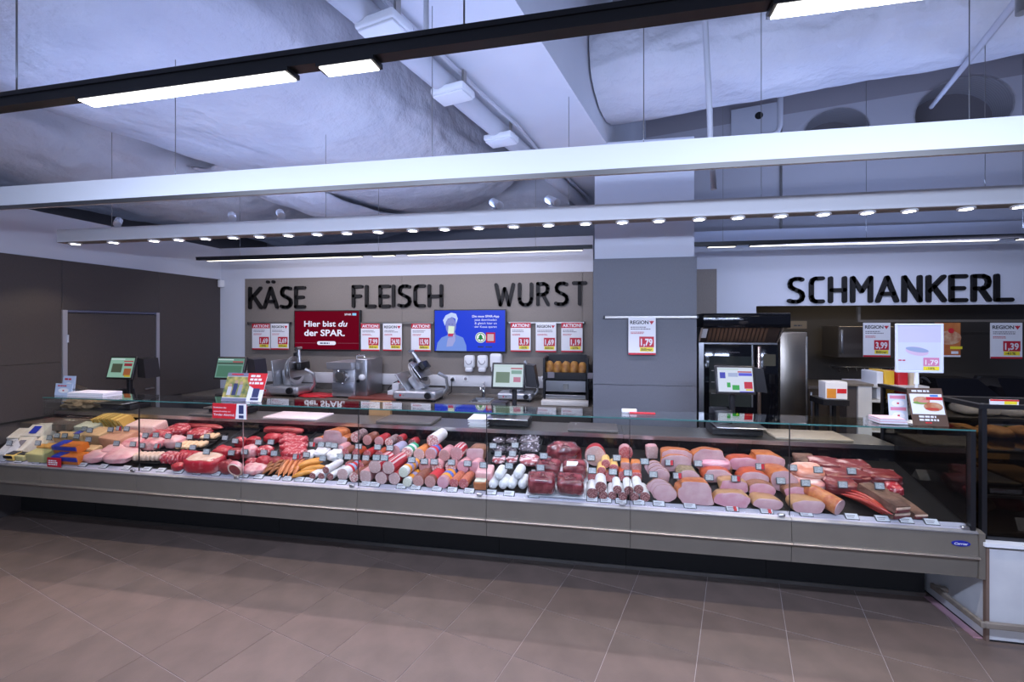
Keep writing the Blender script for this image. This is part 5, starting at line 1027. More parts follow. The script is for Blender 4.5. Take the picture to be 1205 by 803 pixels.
ham(875, 546, 17, 8, face_hamr, rind_r, 'ham half with a slanting cut and dark red rind', .12, .02, .9, 14); ham(905, 545, 16, 10, face_ham, rind_o, 'loaf ham with orange rind behind the large round one', .14, .02, .55); ham(888, 565.5, 17, 9.5, face_ham, rind_r, 'flat domed ham with a red spotted rind', .14, 0, .75); ham(923, 567, 14.5, 12.5, face_ham, rind_o, 'large round ham with an orange red rind', .24, 0, .95)
ham(864, 574, 16, 8.5, face_hamr, rind_t, 'pale flat ham cut in the second row', .12, .0, .8, 6); ham(862, 589, 19, 9, face_hamr, rind_t, 'wide pale ham cut in the front row', .10, 0, .7, 6)
ham(897, 577.5, 15, 8, face_hamr, rind_b, 'pale notched ham cut with brown rind in the second row', .14, .0, .9, 8); ham(904, 594, 16, 7, face_ham, rind_t, 'low pale ham cut with tan rind in the front row', .12, 0, .8)
ham(941, 581, 17, 8, face_hamr, rind_b, 'pale pointed ham cut with a brown end', .14, .0, .9, 6); ham(952, 597, 18, 8, face_ham, rind_t, 'long pale ham cut with tan rind beside the smoked ham', .12, 0, .8)
lump(938, 552, 972, 570, mat('bacon_pale', (.55, .20, .13), .35, col2=(.74, .46, .38), sc_=18, mix=(.45, .6), stretch=(.4, .6, 3.5), bump=.2), 'pale smoked bacon side with a striped cut', 'bacon_slab', 'meat', .16, .02, .55, .08); lump(940, 567, 972, 580, mat('bacon_striped', (.48, .18, .17), .35, col2=(.74, .52, .48), sc_=24, mix=(.45, .6), stretch=(.3, .6, 4)), 'striped bacon side under the pale one', 'bacon_slab', 'meat', .14, 0, .55, .08)
P = deckloc(985, 606); t = thing('smoked_ham', 'orange smoked ham roll cut open at the shopper end', 'ham', P, rot=(TILT, 0, R(38))); r = .052
GOODS.append(part('rind', M().tube([(0, y, r) for y in (0, .01, .08, .16, .2, .215)], [r * .97, r, r, r * .95, r * .7, r * .3], 22), mat('smoked_rind', (.56, .20, .06), .35, col2=(.36, .07, .03), sc_=22, bump=.4), t, 60)); GOODS.append(part('cut_face', M().cyl((0, -.003, r), (0, .0, r), r * .96, n=22), face_ham, t, 40))
# ---- bacon, dried meats, sticks
sp_m = mat('speck_red', (.17, .020, .022), .35, col2=(.60, .38, .36), sc_=16, mix=(.56, .68), stretch=(.4, .8, 3), bump=.4, detail=6); sp_b = mat('speck_smoked', (.10, .05, .035), .5, col2=(.20, .10, .07), sc_=18, bump=.5)
for q, mt, lb, lf in (((957, 544, 991, 559), sp_m, 'dark red bacon slab at the back by its tag', 0), ((990, 547, 1025, 563), sp_m, 'bacon slab with white fat beside the brown panel', 0), ((974, 557, 1024, 575), sp_m, 'long red bacon slab in the middle row', .0), ((976, 568, 1010, 585), sp_m, 'bacon slab with a fat edge behind the red sticks', 0), ((1024, 558, 1060, 576), sp_m, 'bacon slab at the end of the middle row', 0), ((1048, 572, 1063, 585), MM, 'small pink and white fat piece at the slope of the glass', 0), ((940, 540, 962, 552), sp_b, 'dark smoked bacon half hidden at the back', 0)):
    lump(*q, mt, lb, 'bacon_slab', 'meat', .13, lf, .35, .16, 3.5, top=None)
def bar_(x0, y0, x1, y1, wp, mt, label, lift=0):
    A = deckloc(x0, y0, lift); B = deckloc(x1, y1, lift); d_ = (B - A); L = d_.length; k = mpp(x0, A.y); w_ = wp * k; t = thing('smoked_bacon', label, 'meat', A, rot=(0, 0, 0)); t.rotation_euler = (math.asin(max(-1, min(1, d_.z / L))), 0, math.atan2(d_.y, d_.x) - math.pi / 2); W[t] = Vector((0, 0, 0))
    m = M(); n = 12; m.loft([[Vector((-w_ / 2, u * L / n, 0)), Vector((w_ / 2, u * L / n, 0)), Vector((w_ / 2 * .95, u * L / n, w_ * .42)), Vector((-w_ / 2 * .95, u * L / n, w_ * .42))] for u in range(n + 1)]); m.nz(.006, 18, px_seed()); GOODS.append(part('slab', m, mt, t, 50))
    part('fat_edge', M().box(-w_ / 2 * .9, w_ / 2 * .9, -.006, .004, w_ * .24, w_ * .36), MF, t); part('cut_end', M().box(-w_ / 2 * .92, w_ / 2 * .92, -.005, .004, .004, w_ * .24), sp_m, t)
bar_(1060, 611, 1012, 578, 22, sp_b, 'dark smoked bacon side, lower of two next to the red sticks'); bar_(1061, 604, 1016, 576, 21, sp_b, 'dark smoked bacon side, upper of two next to the red sticks', .05); bar_(1083, 611, 1036, 577, 16, sp_b, 'dark smoked bacon side along the empty end of the deck')
for i in range(11): link(1038 - (i % 4) * 4 + (i // 4) * 5, 607 - (i % 4) * 3.0, 991 + (i % 4) * 5, 584 - (i % 4) * 2.2, 2.4, fr_r, 'thin deep red sausage stick in the bundle', 'red sausage sticks', (i // 4) * .018, .015, 'sausage_stick')
for cx_, lb in ((1079, 'white paper tent card near the empty end of the deck'),): 
    P = deckloc(cx_ + 14, 566, .02); solo('tent_card', M().prismx([(P.y, P.z), (P.y + .09, P.z), (P.y + .045, P.z + .06)], P.x - .05, P.x + .05), paper, lb, 'card')

# ================================================================== PRICE TAGS
bpy.context.view_layer.update()
V, F, OWN = [], [], []
for o in GOODS:
    b0 = len(V); mw = o.matrix_world; V += [mw @ v.co for v in o.data.vertices]; F += [tuple(b0 + i for i in p.vertices) for p in o.data.polygons]; OWN += [o] * len(o.data.polygons)
tree = BVHTree.FromPolygons(V, F)
tag_d = mat('tag_display', (.50, .52, .52), .4); nt = tag_d.node_tree; N = nt.nodes.new; L_ = nt.links.new
tc = N('ShaderNodeTexCoord'); bk = N('ShaderNodeTexBrick'); bk.inputs['Scale'].default_value = 60; bk.inputs['Color1'].default_value = (.18, .19, .2, 1); bk.inputs['Color2'].default_value = (.55, .57, .58, 1); bk.inputs['Mortar'].default_value = (.58, .60, .61, 1); bk.inputs['Mortar Size'].default_value = .035
mp = N('ShaderNodeMapping'); mp.inputs['Rotation'].default_value = (R(90), 0, 0); L_(tc.outputs['Object'], mp.inputs[0]); L_(mp.outputs[0], bk.inputs[0]); L_(bk.outputs[0], nt.nodes['Principled BSDF'].inputs['Base Color'])
tag_f = mat('tag_frame', (.09, .09, .10), .4)
TW, TH = .060, .044
tm1 = mesh_of('tag_frame', M().rbox(-TW / 2, TW / 2, 0, .008, 0, TH, .003, 1), tag_f); tm2 = mesh_of('tag_display', M().box(-TW / 2 + .005, TW / 2 - .005, -.001, 0, .006, TH - .004), tag_d)
tm3 = mesh_of('tag_pin', M().cyl((0, .006, .012), (0, .035, -.004), .003, n=6), steel_d); tm4 = mesh_of('red_corner', M().box(.006, TW / 2 - .005, -.0016, -.001, .006, TH - .004), redb); RW = .078; rm1 = mesh_of('rail_tag_frame', M().rbox(-RW / 2, RW / 2, 0, .010, 0, .046, .004, 1), tag_f); rm2 = mesh_of('rail_tag_display', M().box(-RW / 2 + .005, RW / 2 - .005, -.001, 0, .006, .040), mat('rail_tag_paper', (.62, .62, .66), .4)); rm3 = mesh_of('rail_tag_print', M().box(-RW / 2 + .010, RW / 2 - .022, -.0016, -.001, .024, .029).box(-RW / 2 + .010, RW / 2 - .030, -.0016, -.001, .014, .018), inkg); tm5 = mesh_of('tag_strip', M().box(-TW / 2 + .006, TW / 2 - .006, -.0016, -.001, .004, .012), paper)
def inst(nm, me, par): o = bpy.data.objects.new(nm, me); C.objects.link(o); o.parent = par; return o
def owner(i):
    o = OWN[i]
    while o.parent: o = o.parent
    return o
def short(s, n):
    q = s.split(); return ' '.join(q[:n]) if len(q) <= n or q[n - 1] not in ('the', 'a', 'of', 'with', 'and', 'in', 'on', 'its', 'behind', 'beside') else ' '.join(q[:n - 1])
def ptag(px, py, red=False, near=None):
    d = Vector(ray(px, py)); dn = d.normalized(); best = None; who = None
    for ddx, ddy in ((0, 0), (-4, 3), (4, 3), (-4, -3), (4, -3)):
        q = Vector(ray(px + ddx, py + ddy)).normalized(); h_ = tree.ray_cast(Vector((0, 0, H)), q, 12)
        if h_[0] is not None and (best is None or h_[3] < best): best = h_[3]; who = owner(h_[2])
    fl_ = (onDeck(px, py, .05) - Vector((0, 0, H))).length
    dist = fl_ if best is None else best - .022
    P = Vector((0, 0, H)) + dn * dist
    if who is not None: near = 'grey price tag %sat the %s' % ('with red half ' if red else '', short(who['label'], 8 if red else 10))
    o = thing('price_tag', near, 'price tag', P - Vector((0, 0, TH / 2)), 'electronic price tags among the goods', rot=(R(-12), 0, R(4)))
    inst('frame', tm1, o); inst('display', tm2, o); inst('pin', tm3, o)
    if red: inst('red_corner', tm4, o)
zones = [(60, 'cheeses'), (150, 'hard cheeses'), (240, 'pork cuts'), (345, 'beef cuts'), (430, 'poultry and white sausages'), (575, 'banded sausages'), (660, 'film packed meats'), (760, 'salamis'), (880, 'hams'), (955, 'round hams'), (1300, 'bacon slabs')]
def zone(px): return next(z for lim, z in zones if px < lim)
TAGS = [(9.7, 521.6), (43.5, 521.6), (57, 515.5), (66, 513), (75, 513), (89, 514), (103, 517.5), (98, 505), (104.6, 506.7), (129, 505.8), (139, 504.5, 1), (148, 505), (170, 512.7), (182.5, 512.3), (136, 522), (155.4, 523), (166, 524.8), (184, 525.4, 1), (197, 513.6),
 (222.5, 514.5), (242.5, 514), (264, 515.7), (276, 519.4), (303.5, 521), (318, 520.7), (209, 524), (226, 527), (242, 532), (271.4, 533.4), (287, 532.3), (309.7, 533), (322, 534), (367, 523.5, 1), (377.5, 523.5), (386, 523.7), (393, 524.8), (421.4, 525.8), (444, 526.7), (458.4, 527.6), (348, 538, 1), (360, 535.7), (379.4, 540), (399.6, 537.7), (409, 538), (419, 538.5), (430, 539.4), (442.5, 539), (452, 539.4), (484, 541.6),
 (499, 543.5), (510.7, 544), (531, 544.6), (550, 546), (569, 547.8), (599, 548.7), (586, 534.7), (603, 534.3), (580, 525), (606, 524.4), (639.6, 537), (636, 551), (695.6, 539.4), (697, 554.3), (721.4, 555.8), (726, 539.4), (739, 557), (758.8, 543.5), (788, 545, 1), (822, 546), (769, 559), (797.4, 560.5, 1), (835, 562.5), (866.4, 564, 1), (895, 549.6, 1), (919.5, 566.5), (933.5, 551), (963.6, 553.4), (1003, 555), (992.6, 571), (1036, 572.6), (948.8, 569)]
for q in TAGS:
    red = len(q) > 2
    ptag(q[0], q[1], red, 'small grey electronic price tag %sstanding among the %s' % ('with a red half ' if red else '', zone(q[0])))
RT = [(3, 541), (22, 543.5), (43, 545), (97, 548), (121, 550), (148, 551.5), (172, 552.5), (189, 555), (210, 556), (232, 558), (254, 558.5), (287, 561), (304, 562), (324, 563.5), (338, 564.5), (352, 566), (363, 567.4), (377, 568.5), (402, 570), (430, 571.5), (441, 572.5), (472, 575), (489, 576), (514, 578), (532, 579), (552, 580), (578, 581.5), (599, 582.5), (628, 585), (697, 590), (713, 591), (731, 592), (752, 593.5), (775.5, 595), (812, 597.5), (862, 601, 1), (902.5, 603.5, 1), (949, 607), (1003, 610), (1039, 612), (1067, 614), (1097, 616)]
for q in RT:
    d = onY(q[0], q[1], YF + .045); who = None
    for up in (6, 9, 12, 16, 22):
        h_ = tree.ray_cast(Vector((0, 0, H)), Vector(ray(q[0], q[1] - up)).normalized(), 12)
        if h_[0] is not None: who = owner(h_[2]); break
    o = thing('price_tag', 'flat price tag %son the front rail before the %s' % ('with red half ' if len(q) > 2 else '', zone(q[0]) if who is None else short(who['label'], 5 if len(q) > 2 else 7)), 'price tag', (d.x, YF + .032, .627), 'price tags on the front rail', rot=(R(-50), 0, 0))
    inst('frame', rm1, o); inst('display', rm2, o); inst('print', rm3, o)
    if len(q) > 2: inst('red_corner', tm4, o)
# ================================================================== LEAFLETS AND SIGNS ON THE COUNTER GLASS
ZG = GZ1 + .009
acr = glass_mat('acrylic', (.93, .94, .95))
def sheet(name, px0, py0, px1, py1, Y, label, cat, lean=18, mt=None, z=None, stand=True):
    """a leaning printed board; returns helpers to print on it in unit coordinates"""
    a = onY(px0, py1, Y); b = onY(px1, py0, Y); z0 = ZG if z is None else z; x0, x1 = a.x, b.x; h_ = (b.z - z0) ; w_ = x1 - x0
    t = thing(name, label, cat, ((x0 + x1) / 2, Y, z0)); piv = ((x0 + x1) / 2, Y, z0)
    hl = h_ / math.cos(R(lean))
    def ln(m): return m.rot(R(-lean), 'X', piv)
    base = part('card', ln(M().box(x0, x1, Y, Y + .004, z0, z0 + hl)), mt or paper, t)
    if stand: part('back_leg', M().prismx([(Y + .004 + hl * math.sin(R(lean)) * .6, z0 + h_ * .6), (Y + .16, z0), (Y + .165, z0), (Y + .01 + hl * math.sin(R(lean)) * .6, z0 + h_ * .6)], x0 + .01, x1 - .01), acr, t)
    def pr(nm, q, mt, d=.0008, poly=None):
        if poly: m = M().prism([(x0 + w_ * u, z0 + hl * v) for u, v in poly], Y - d, Y - d + .0006)
        else: m = M().box(x0 + w_ * q[0], x0 + w_ * q[2], Y - d, Y - d + .0006, z0 + hl * q[1], z0 + hl * q[3])
        return part(nm, ln(m), mt, base)
    def tx(nm, s, u0, u1, v, hh, mt, d=.0018, **k): return part(nm, ln(text(s, x0 + w_ * u0, x0 + w_ * u1, z0 + hl * v, hl * hh, Y - d, **k)), mt, base)
    global bx
    def bx(nm, u0, u1, v, hh, mt, lines, d=.0018): return part(nm, ln(bars(x0 + w_ * u0, x0 + w_ * u1, z0 + hl * v, hl * hh, Y - d, 1, lines)), mt, base)
    return t, pr, tx
photo_g = mat('photo_green', (.10, .16, .06), .4, col2=(.50, .40, .12), sc_=22); photo_m = mat('photo_meat', (.45, .14, .06), .4, col2=(.62, .42, .25), sc_=16)
t, pr, tx = sheet('leaflet_stand', 260, 441, 307, 475, 3.16, 'tilted advertising card with a red corner and family photo on the glass', 'sign', 20)
pr('photo', (.0, .12, .62, .86), photo_g); pr('figure', (.22, .2, .32, .62), navy, .0012); pr('figure', (.36, .2, .45, .58), mat('figure_grey', (.3, .3, .36), .5), .0012); pr('red_corner', None, redb, .0014, [(.52, 1), (1, 1), (1, .42), (.82, .40), (.62, .55), (.54, .75)])
bx('white_print', .60, .97, .86, .075, paper, 3)
for fx, fz in ((.27, .68), (.405, .64), (.14, .55)): pr('head', None, mat('head_tan', (.45, .28, .2), .5), .0016, oval(fx, fz, .04, .055))
pr('figure', (.09, .2, .19, .5), mat('figure_white', (.5, .5, .55), .5), .0012); pr('header_slate', (.0, .87, .55, 1), mat('header_slate_m', (.18, .18, .27), .5), .0009)
pr('phone', (.74, .14, .90, .46), navy, .002); pr('navy_block', (.72, .04, .92, .12), navy, .002); pr('header', (.1, .92, .4, .97), redm, .0012); pr('footer', (.0, .0, .62, .10), mat('footer_slate', (.16, .17, .25), .5))
t, pr, tx = sheet('glass_sticker', 250, 476, 290, 493, GY - .005, 'red and white printed card hung on the glass front below the tilted card', 'sign', 0, redb, onY(270, 493, GY - .005).z, False)
for i, s_ in enumerate(('Entdecken Sie', 'unsere Produkte von', 'Tiroler Almrind.')): tx('lettering', s_, .04, .36 + .12 * min(i, 2) + .06, .68 - i * .25, .10 + .05 * (i == 2), paper)
pr('white_field', None, paper, .0008, [(.68, 0), (1, 0), (1, 1), (.72, 1), (.70, .5)]); pr('phone', (.78, .35, .92, .92), navy, .0016); pr('navy_block', (.78, .06, .92, .26), navy, .0016)
t, pr, tx = sheet('red_card', 55.5, 539.5, 71.5, 549.8, GY - .006, 'small red price card on the glass foot before the blue and orange boxes', 'sign', 0, redm, onY(63, 549.8, GY - .006).z, False); bx('white_print', .1, .9, .62, .12, paper, 3)
# leaflet boxes by the cheese end
pk_lb = mat('leaflet_blue', (.45, .55, .72), .4)
for i, (a, b, c, d, Y) in enumerate(((72.5, 443, 87, 467, 3.26), (64, 452, 84, 469, 3.14))):
    t, pr, tx = sheet('leaflet_holder', a, b, c, d, Y, ['pale blue leaflet holder standing behind the lower one', 'pale blue leaflet holder in front beside the magazine pile'][i], 'leaflet holder', 6, pk_lb)
    bx('red_print', .15, .85, .76, .1, redm, 1); pr('round_photo', None, paper, .001, oval(.5, .42, .3, .2)); pr('red_dot', (.45, .36, .55, .46), redm, .0016)
a = onY(84, 466, 3.14); b = onY(127, 466, 3.14)
for i in range(5): solo('magazine', M().box(a.x + .01 + .004 * (i % 2), b.x - .003 * (i % 3), 3.10, 3.26, ZG + .007 * i, ZG + .007 * i + .0065), paper if i % 2 else mat('magazine_pale', (.62, .62, .70), .5), 'white magazine in the low pile beside the pale blue holders', 'magazine', 'magazine pile')
# wax paper heap behind the cheese end
m = M().ell((onY(100, 480, 3.92).x, 3.92, ZS + .05), .27, .13, .06, 40, 14, amp=.5, fq=3.5, seed=11, flat=.8); m.nz(.012, 22, 5); mz = min(p.z for p in m.v); m.v = [p + Vector((0, 0, ZS - mz)) for p in m.v]
solo('paper_heap', m, mat('kraft_heap', (.36, .26, .16), .8, col2=(.24, .16, .09), sc_=30, bump=.5), 'heap of crumpled brown paper bags on the service top behind the cheeses', 'paper bags', smooth=50)
# red price strip and clip on the glass over the hams
P = onY(755, 491, 3.2); t = thing('price_clip', 'thin red strip lying on the glass top beside the pillar', 'clip', (P.x, 3.2, ZG)); part('strip', M().rbox(P.x - .08, P.x + .09, 3.19, 3.21, ZG, ZG + .008, .002, 1), redb, t); part('holder', M().rbox(P.x - .13, P.x - .03, 3.215, 3.235, ZG, ZG + .025, .003, 1), paper, t)
# stand sign 1,79
Y = 3.2; a = onY(1053.5, 438.5, Y); b = onY(1110, 381, Y); x0, x1, z0, z1 = a.x, b.x, a.z, b.z; w_, h_ = x1 - x0, z1 - z0; xp = onY(1078.5, 470, Y).x
t = thing('stand_sign', 'white framed price sign on a pole, reading 1,79, on the glass top', 'price sign', (xp, Y, ZG))
part('foot', M().rbox(xp - .06, xp + .06, Y - .05, Y + .05, ZG, ZG + .008, .003, 1), white, t); part('pole', M().tube([(xp, Y, ZG), (xp, Y, z0 - .07), (xp, Y, z0 - .07), (xp, Y, z0 + .002)], [.008, .008, .013, .011], 12), white, t, 40)
fr = M().rbox(x0, x1, Y - .008, Y + .008, z0, z0 + .014, .004, 1).rbox(x0, x1, Y - .008, Y + .008, z1 - .014, z1, .004, 1).rbox(x0, x0 + .014, Y - .008, Y + .008, z0 + .01, z1 - .01, .004, 1).rbox(x1 - .014, x1, Y - .008, Y + .008, z0 + .01, z1 - .01, .004, 1); part('frame', fr, mat('frame_pale', (.68, .72, .82), .4), t)
sh_ = part('sheet', M().box(x0 + .012, x1 - .012, Y - .002, Y + .002, z0 + .012, z1 - .012), mat('sheet_pale', (.62, .64, .82), .35), t)
y = Y - .003
part('picture_upper', M().box(x0 + .014, x1 - .014, y, y + .0006, z0 + h_ * .62, z1 - .014), mat('sheet_lilac', (.58, .55, .78), .4), sh_)
part('sausage_picture', M().prism([(x0 + w_ * (.45 + .24 * math.cos(q)), z0 + h_ * (.44 + .09 * math.sin(q) - .03 * math.cos(q))) for q in (2 * math.pi * i / 24 for i in range(24))], y - .0006, y), mat('sheet_rosy', (.66, .48, .62), .4), sh_)
part('sausage_stripe', M().prism([(x0 + w_ * (.45 + .24 * math.cos(q)), z0 + h_ * (.47 + .05 * math.sin(q) - .03 * math.cos(q))) for q in (2 * math.pi * i / 24 for i in range(24))], y - .0012, y - .0006), mat('sheet_slate', (.30, .36, .52), .4), sh_)
part('small_print', bars(x0 + w_ * .06, x0 + w_ * .26, z0 + h_ * .24, h_ * .025, y, 1, 1), redm, sh_)
pb = part('price_box', M().rbox(x0 + w_ * .58, x1 - w_ * .09, y - .001, y, z0 + h_ * .14, z0 + h_ * .31, .002, 1), mat('box_rose', (.62, .22, .36), .4), sh_); part('price_figures', text('1,79', x0 + w_ * .62, x1 - w_ * .12, z0 + h_ * .17, h_ * .10, y - .0018), paper, pb)
yb = part('saving_box', M().box(x0 + w_ * .58, x1 - w_ * .09, y - .001, y, z0 + h_ * .055, z0 + h_ * .13), yelm, sh_); part('saving_figures', text('-18%', x0 + w_ * .64, x1 - w_ * .14, z0 + h_ * .072, h_ * .045, y - .0016), ink, yb)
# sandwich leaflet and pale blue card
brown_p = mat('print_brown', (.10, .055, .035), .45)
t, pr, tx = sheet('leaflet_stand', 1075, 459, 1117, 503, 3.12, 'brown leaflet with a sandwich photo in a clear holder on the glass', 'sign', 16, brown_p)
pr('photo_ground', (.04, .30, .96, .84), paper); pr('sandwich_picture', None, photo_m, .0014, oval(.66, .50, .27, .12)); pr('sandwich_picture', None, photo_m, .0014, oval(.36, .66, .24, .11)); pr('salad_picture', None, mat('salad_green', (.18, .32, .06), .5), .0018, oval(.30, .60, .2, .04)); pr('red_flash', (.50, .68, .96, .76), redb, .0022); pr('blue_flash', (.62, .77, .85, .82), mat('flash_blue', (.05, .2, .6), .4), .0022)
bx('white_print', .12, .8, .89, .05, paper, 1); bx('white_print', .2, .85, .21, .05, paper, 2); bx('red_print', .35, .6, .06, .03, redb, 1); pr('sandwich_filling', None, mat('tomato_red', (.5, .05, .03), .4), .0019, oval(.62, .44, .2, .035)); pr('sandwich_filling', None, mat('ham_rose', (.62, .25, .22), .4), .0021, oval(.40, .64, .16, .035))  # red and rosy ovals are printed filling of the sandwich picture
t, pr, tx = sheet('leaflet_stand', 1047, 464.5, 1069, 493, 3.22, 'narrow pale blue card with two rosy bands on the glass', 'sign', 6, mat('card_pale', (.60, .68, .80), .4)); pr('band', (.08, .82, .92, .94), mat('band_rose', (.62, .22, .32), .4)); pr('band', (.08, .40, .92, .52), mat('band_rose2', (.62, .22, .32), .4)); pr('round_photo', None, paper, .001, oval(.5, .66, .34, .12)); pr('round_photo', None, paper, .001, oval(.5, .22, .34, .12)); pr('red_dot', (.44, .63, .56, .69), redm, .0016); pr('red_dot', (.44, .19, .56, .25), redm, .0016)
a = onY(1031, 500, 3.14); b = onY(1068, 500, 3.14); t = thing('leaflet_tray', 'clear tray of white leaflets lying on the glass end', 'leaflet tray', ((a.x + b.x) / 2, 3.18, ZG)); part('tray_body', M().rbox(a.x, b.x, 3.11, 3.25, ZG, ZG + .03, .004, 1), acr, t)
for i in range(4): part('leaflet', M().box(a.x + .01, b.x - .01 - .004 * i, 3.12, 3.24, ZG + .004 + i * .008, ZG + .011 + i * .008), paper if i % 2 == 0 else mat('leaflet_rose', (.72, .5, .56), .5), t)

# ================================================================== RIGHT: WHITE SNACK COUNTER
X0 = 2.195; X1 = 4.2; ZL = .566
t = thing('snack_counter', 'white snack counter with a black framed glass case', 'display counter', (2.9, 3.4, 0))
wlam = mat('white_laminate', (.62, .62, .62), .4, col2=(.56, .56, .57), sc_=6)
part('front_panel', M().box(X0 + .012, X1, YF, YF + .02, .012, .53), wlam, t); part('side_panel', M().box(X0 - .0, X0 + .02, YF + .021, 4.05, .012, .53), wlam, t); part('corner_trim', M().box(X0 - .004, X0 + .012, YF - .004, YF + .018, 0, .535), mat('trim_umber', (.18, .12, .09), .5), t)
part('plinth', M().box(X0 + .004, X1, YF + .004, 4.05, 0, .012), black, t); part('shadow_joint', M().box(X0 - .002, X1, YF - .004, 4.05, .535, .545), black, t); part('white_ledge', M().box(X0 - .02, X1, YF - .02, 4.05, .545, ZL), white, t)
part('core', M().box(X0 + .03, X1, YF + .03, 4.04, .02, .53), darkcab, t)
zt = 1.32; YB = 3.98
for x in (X0 + .0, ): 
    for yy in (YF + .03, YB): part('post', M().box(x, x + .025, yy, yy + .025, ZL, zt), black, t)
part('base_frame', M().box(X0, X1, YF + .03, YF + .055, ZL, ZL + .02).box(X0, X0 + .025, YF + .03, YB, ZL, ZL + .02), black, t); part('top_frame', M().box(X0 - .02, X1, YF + .02, YF + .06, zt, zt + .025).box(X0 - .02, X0 + .02, YF + .06, YB + .025, zt, zt + .025), black, t)
part('front_glass', M().box(X0 + .026, X1, YF + .038, YF + .046, ZL + .02, zt), glassd, t); part('side_glass', M().box(X0 + .008, X0 + .016, YF + .056, YB, ZL + .02, zt), glassd, t)
for z in (.80, 1.06): s_ = part('glass_shelf', M().box(X0 + .03, X1, YF + .08, YB - .02, z, z + .008), glassd, t); part('shelf_edge', M().box(X0 + .03, X1, YF + .072, YF + .079, z - .004, z + .012), steel, s_)
part('deck', M().box(X0 + .03, X1, YF + .06, YB, ZL + .021, ZL + .04), steel_d, t); part('lamp_bar', M().box(X0 + .05, X1, YB - .16, YB - .10, 1.24, 1.28), black, t)
wd = thing('bumper_rail', 'brown wooden bumper rail round the foot of the white snack counter', 'rail', (2.5, YF - .06, .09))
zr = .11; part('front_bar', M().rbox(X0 - .052, X1, YF - .072, YF - .05, zr, zr + .035, .005, 1), wood, wd); part('side_bar', M().rbox(X0 - .074, X0 - .052, YF - .072, YF + .33, zr, zr + .035, .005, 1), wood, wd)
for x in (X0 + .36, X0 + 1.1): part('bracket', M().box(x, x + .03, YF - .05, YF, zr + .004, zr + .03), wood, wd)
part('bracket', M().box(X0 - .052, X0, YF + .28, YF + .31, zr + .004, zr + .03), wood, wd)
struct('trim_1', M().box(X0 - .05, X0 - .004, YF + .02, 3.45, 0, .006), mat('floor_strip_rose', (.42, .24, .28), .4))
# things in the glass case
rollm = mat('roll_crust', (.42, .22, .08), .6, col2=(.30, .14, .04), sc_=20, bump=.3)
for i, (x, y, z, lb) in enumerate(((2.42, 3.45, .606, 'dark roast piece on the case deck beside the side glass'), (2.62, 3.5, .606, 'dark roast piece in the middle of the case deck'), (2.85, 3.42, .606, 'dark roast piece far along the case deck'))):
    solo('roast', M().ell((x, y, z + .05), .09, .12, .06, 24, 14, amp=.15, fq=2.5, seed=i + 30, flat=.83), MBD if i == 1 else rind_b, lb, 'meat', smooth=60)
for i, x in enumerate((2.45, 2.75)): solo('baking_tray', M().rbox(x - .13, x + .13, 3.3, 3.75, .809, .829, .006), cardb if i else steel_d, ['flat steel tray on the lower glass shelf by the side glass', 'flat brown tray on the lower glass shelf'][i], 'tray')
for i, x in enumerate((2.40, 2.58, 2.76)): solo('bread_roll', M().ell((x, 3.5, 1.105), .08, .11, .04, 18, 10, amp=.1, seed=i + 40, flat=.9), rollm, ['long roll on the upper shelf by the side glass', 'long roll in the middle of the upper shelf', 'long roll far along the upper shelf'][i], 'bread', smooth=60)
P = onY(1180, 618, 3.25); solo('price_card', M().box(2.42, 2.52, 3.12, 3.125, .607, .68).rot(R(-20), 'X', (2.45, 3.12, .607)), paper, 'white card leaning on the case deck behind the front glass', 'card')
t = thing('price_card', 'white card with red and yellow print on top of the case frame', 'card', (2.45, 3.1, zt + .026)); a = onY(1165, 480, 3.06); b = onY(1199, 480, 3.06); part('sheet', M().box(a.x, b.x, 3.06, 3.065, zt + .026, zt + .055), paper, t); part('red_band', M().box(a.x, b.x, 3.0585, 3.06, zt + .046, zt + .055), redb, t); part('yellow_box', M().box(a.x + .07, b.x - .01, 3.0585, 3.06, zt + .028, zt + .045), yelm, t)
# shelf trolley with crates behind the end glass
t = thing('tray_trolley', 'dark trolley with shelves behind the end of the long counter', 'trolley', (2.75, 4.45, 0)); xa, xc = onY(1090, 500, 4.45).x, onY(1215, 500, 4.45).x
for x in (xa, xc): part('upright', M().box(x, x + .03, 4.35, 4.38, 0, 1.05), black, t); part('upright', M().box(x, x + .03, 4.70, 4.73, 0, 1.05), black, t)
for z in (.2, .62, 1.02): part('shelf', M().box(xa, xc + .03, 4.35, 4.73, z, z + .02), steel_d, t)
cr_m = mat('crate_brown', (.28, .17, .08), .55)
def crate(px0, py0, px1, py1, Y, dep, label, lattice, z):
    a = onY(px0, py1, Y); b = onY(px1, py0, Y); h_ = b.z - a.z; t = thing('crate', label, 'crate', ((a.x + b.x) / 2, Y + dep / 2, z)); zt_ = z + h_
    m = M().box(a.x, b.x, Y, Y + dep, z, z + .01).box(a.x, a.x + .01, Y, Y + dep, z + .01, zt_).box(b.x - .01, b.x, Y, Y + dep, z + .01, zt_).box(a.x + .01, b.x - .01, Y + dep - .01, Y + dep, z + .01, zt_); part('shell', m, cr_m, t)
    if lattice:
        n = 12; w_ = b.x - a.x
        for i in range(n + 1): part('front_bar', M().box(a.x + .01 + (w_ - .02) * i / n - .004, a.x + .01 + (w_ - .02) * i / n + .004, Y, Y + .008, z + .01, zt_), cr_m, t)
        for j in range(7): part('cross_bar', M().box(a.x + .01, b.x - .01, Y - .003, Y, z + .01 + (h_ - .02) * j / 6 - .004, z + .01 + (h_ - .02) * j / 6 + .004), cr_m, t)
    else: part('front', M().box(a.x + .01, b.x - .01, Y, Y + .01, z + .01, zt_), cr_m, t); part('rim', M().box(a.x - .01, b.x + .01, Y - .01, Y, zt_ - .03, zt_), cr_m, t)
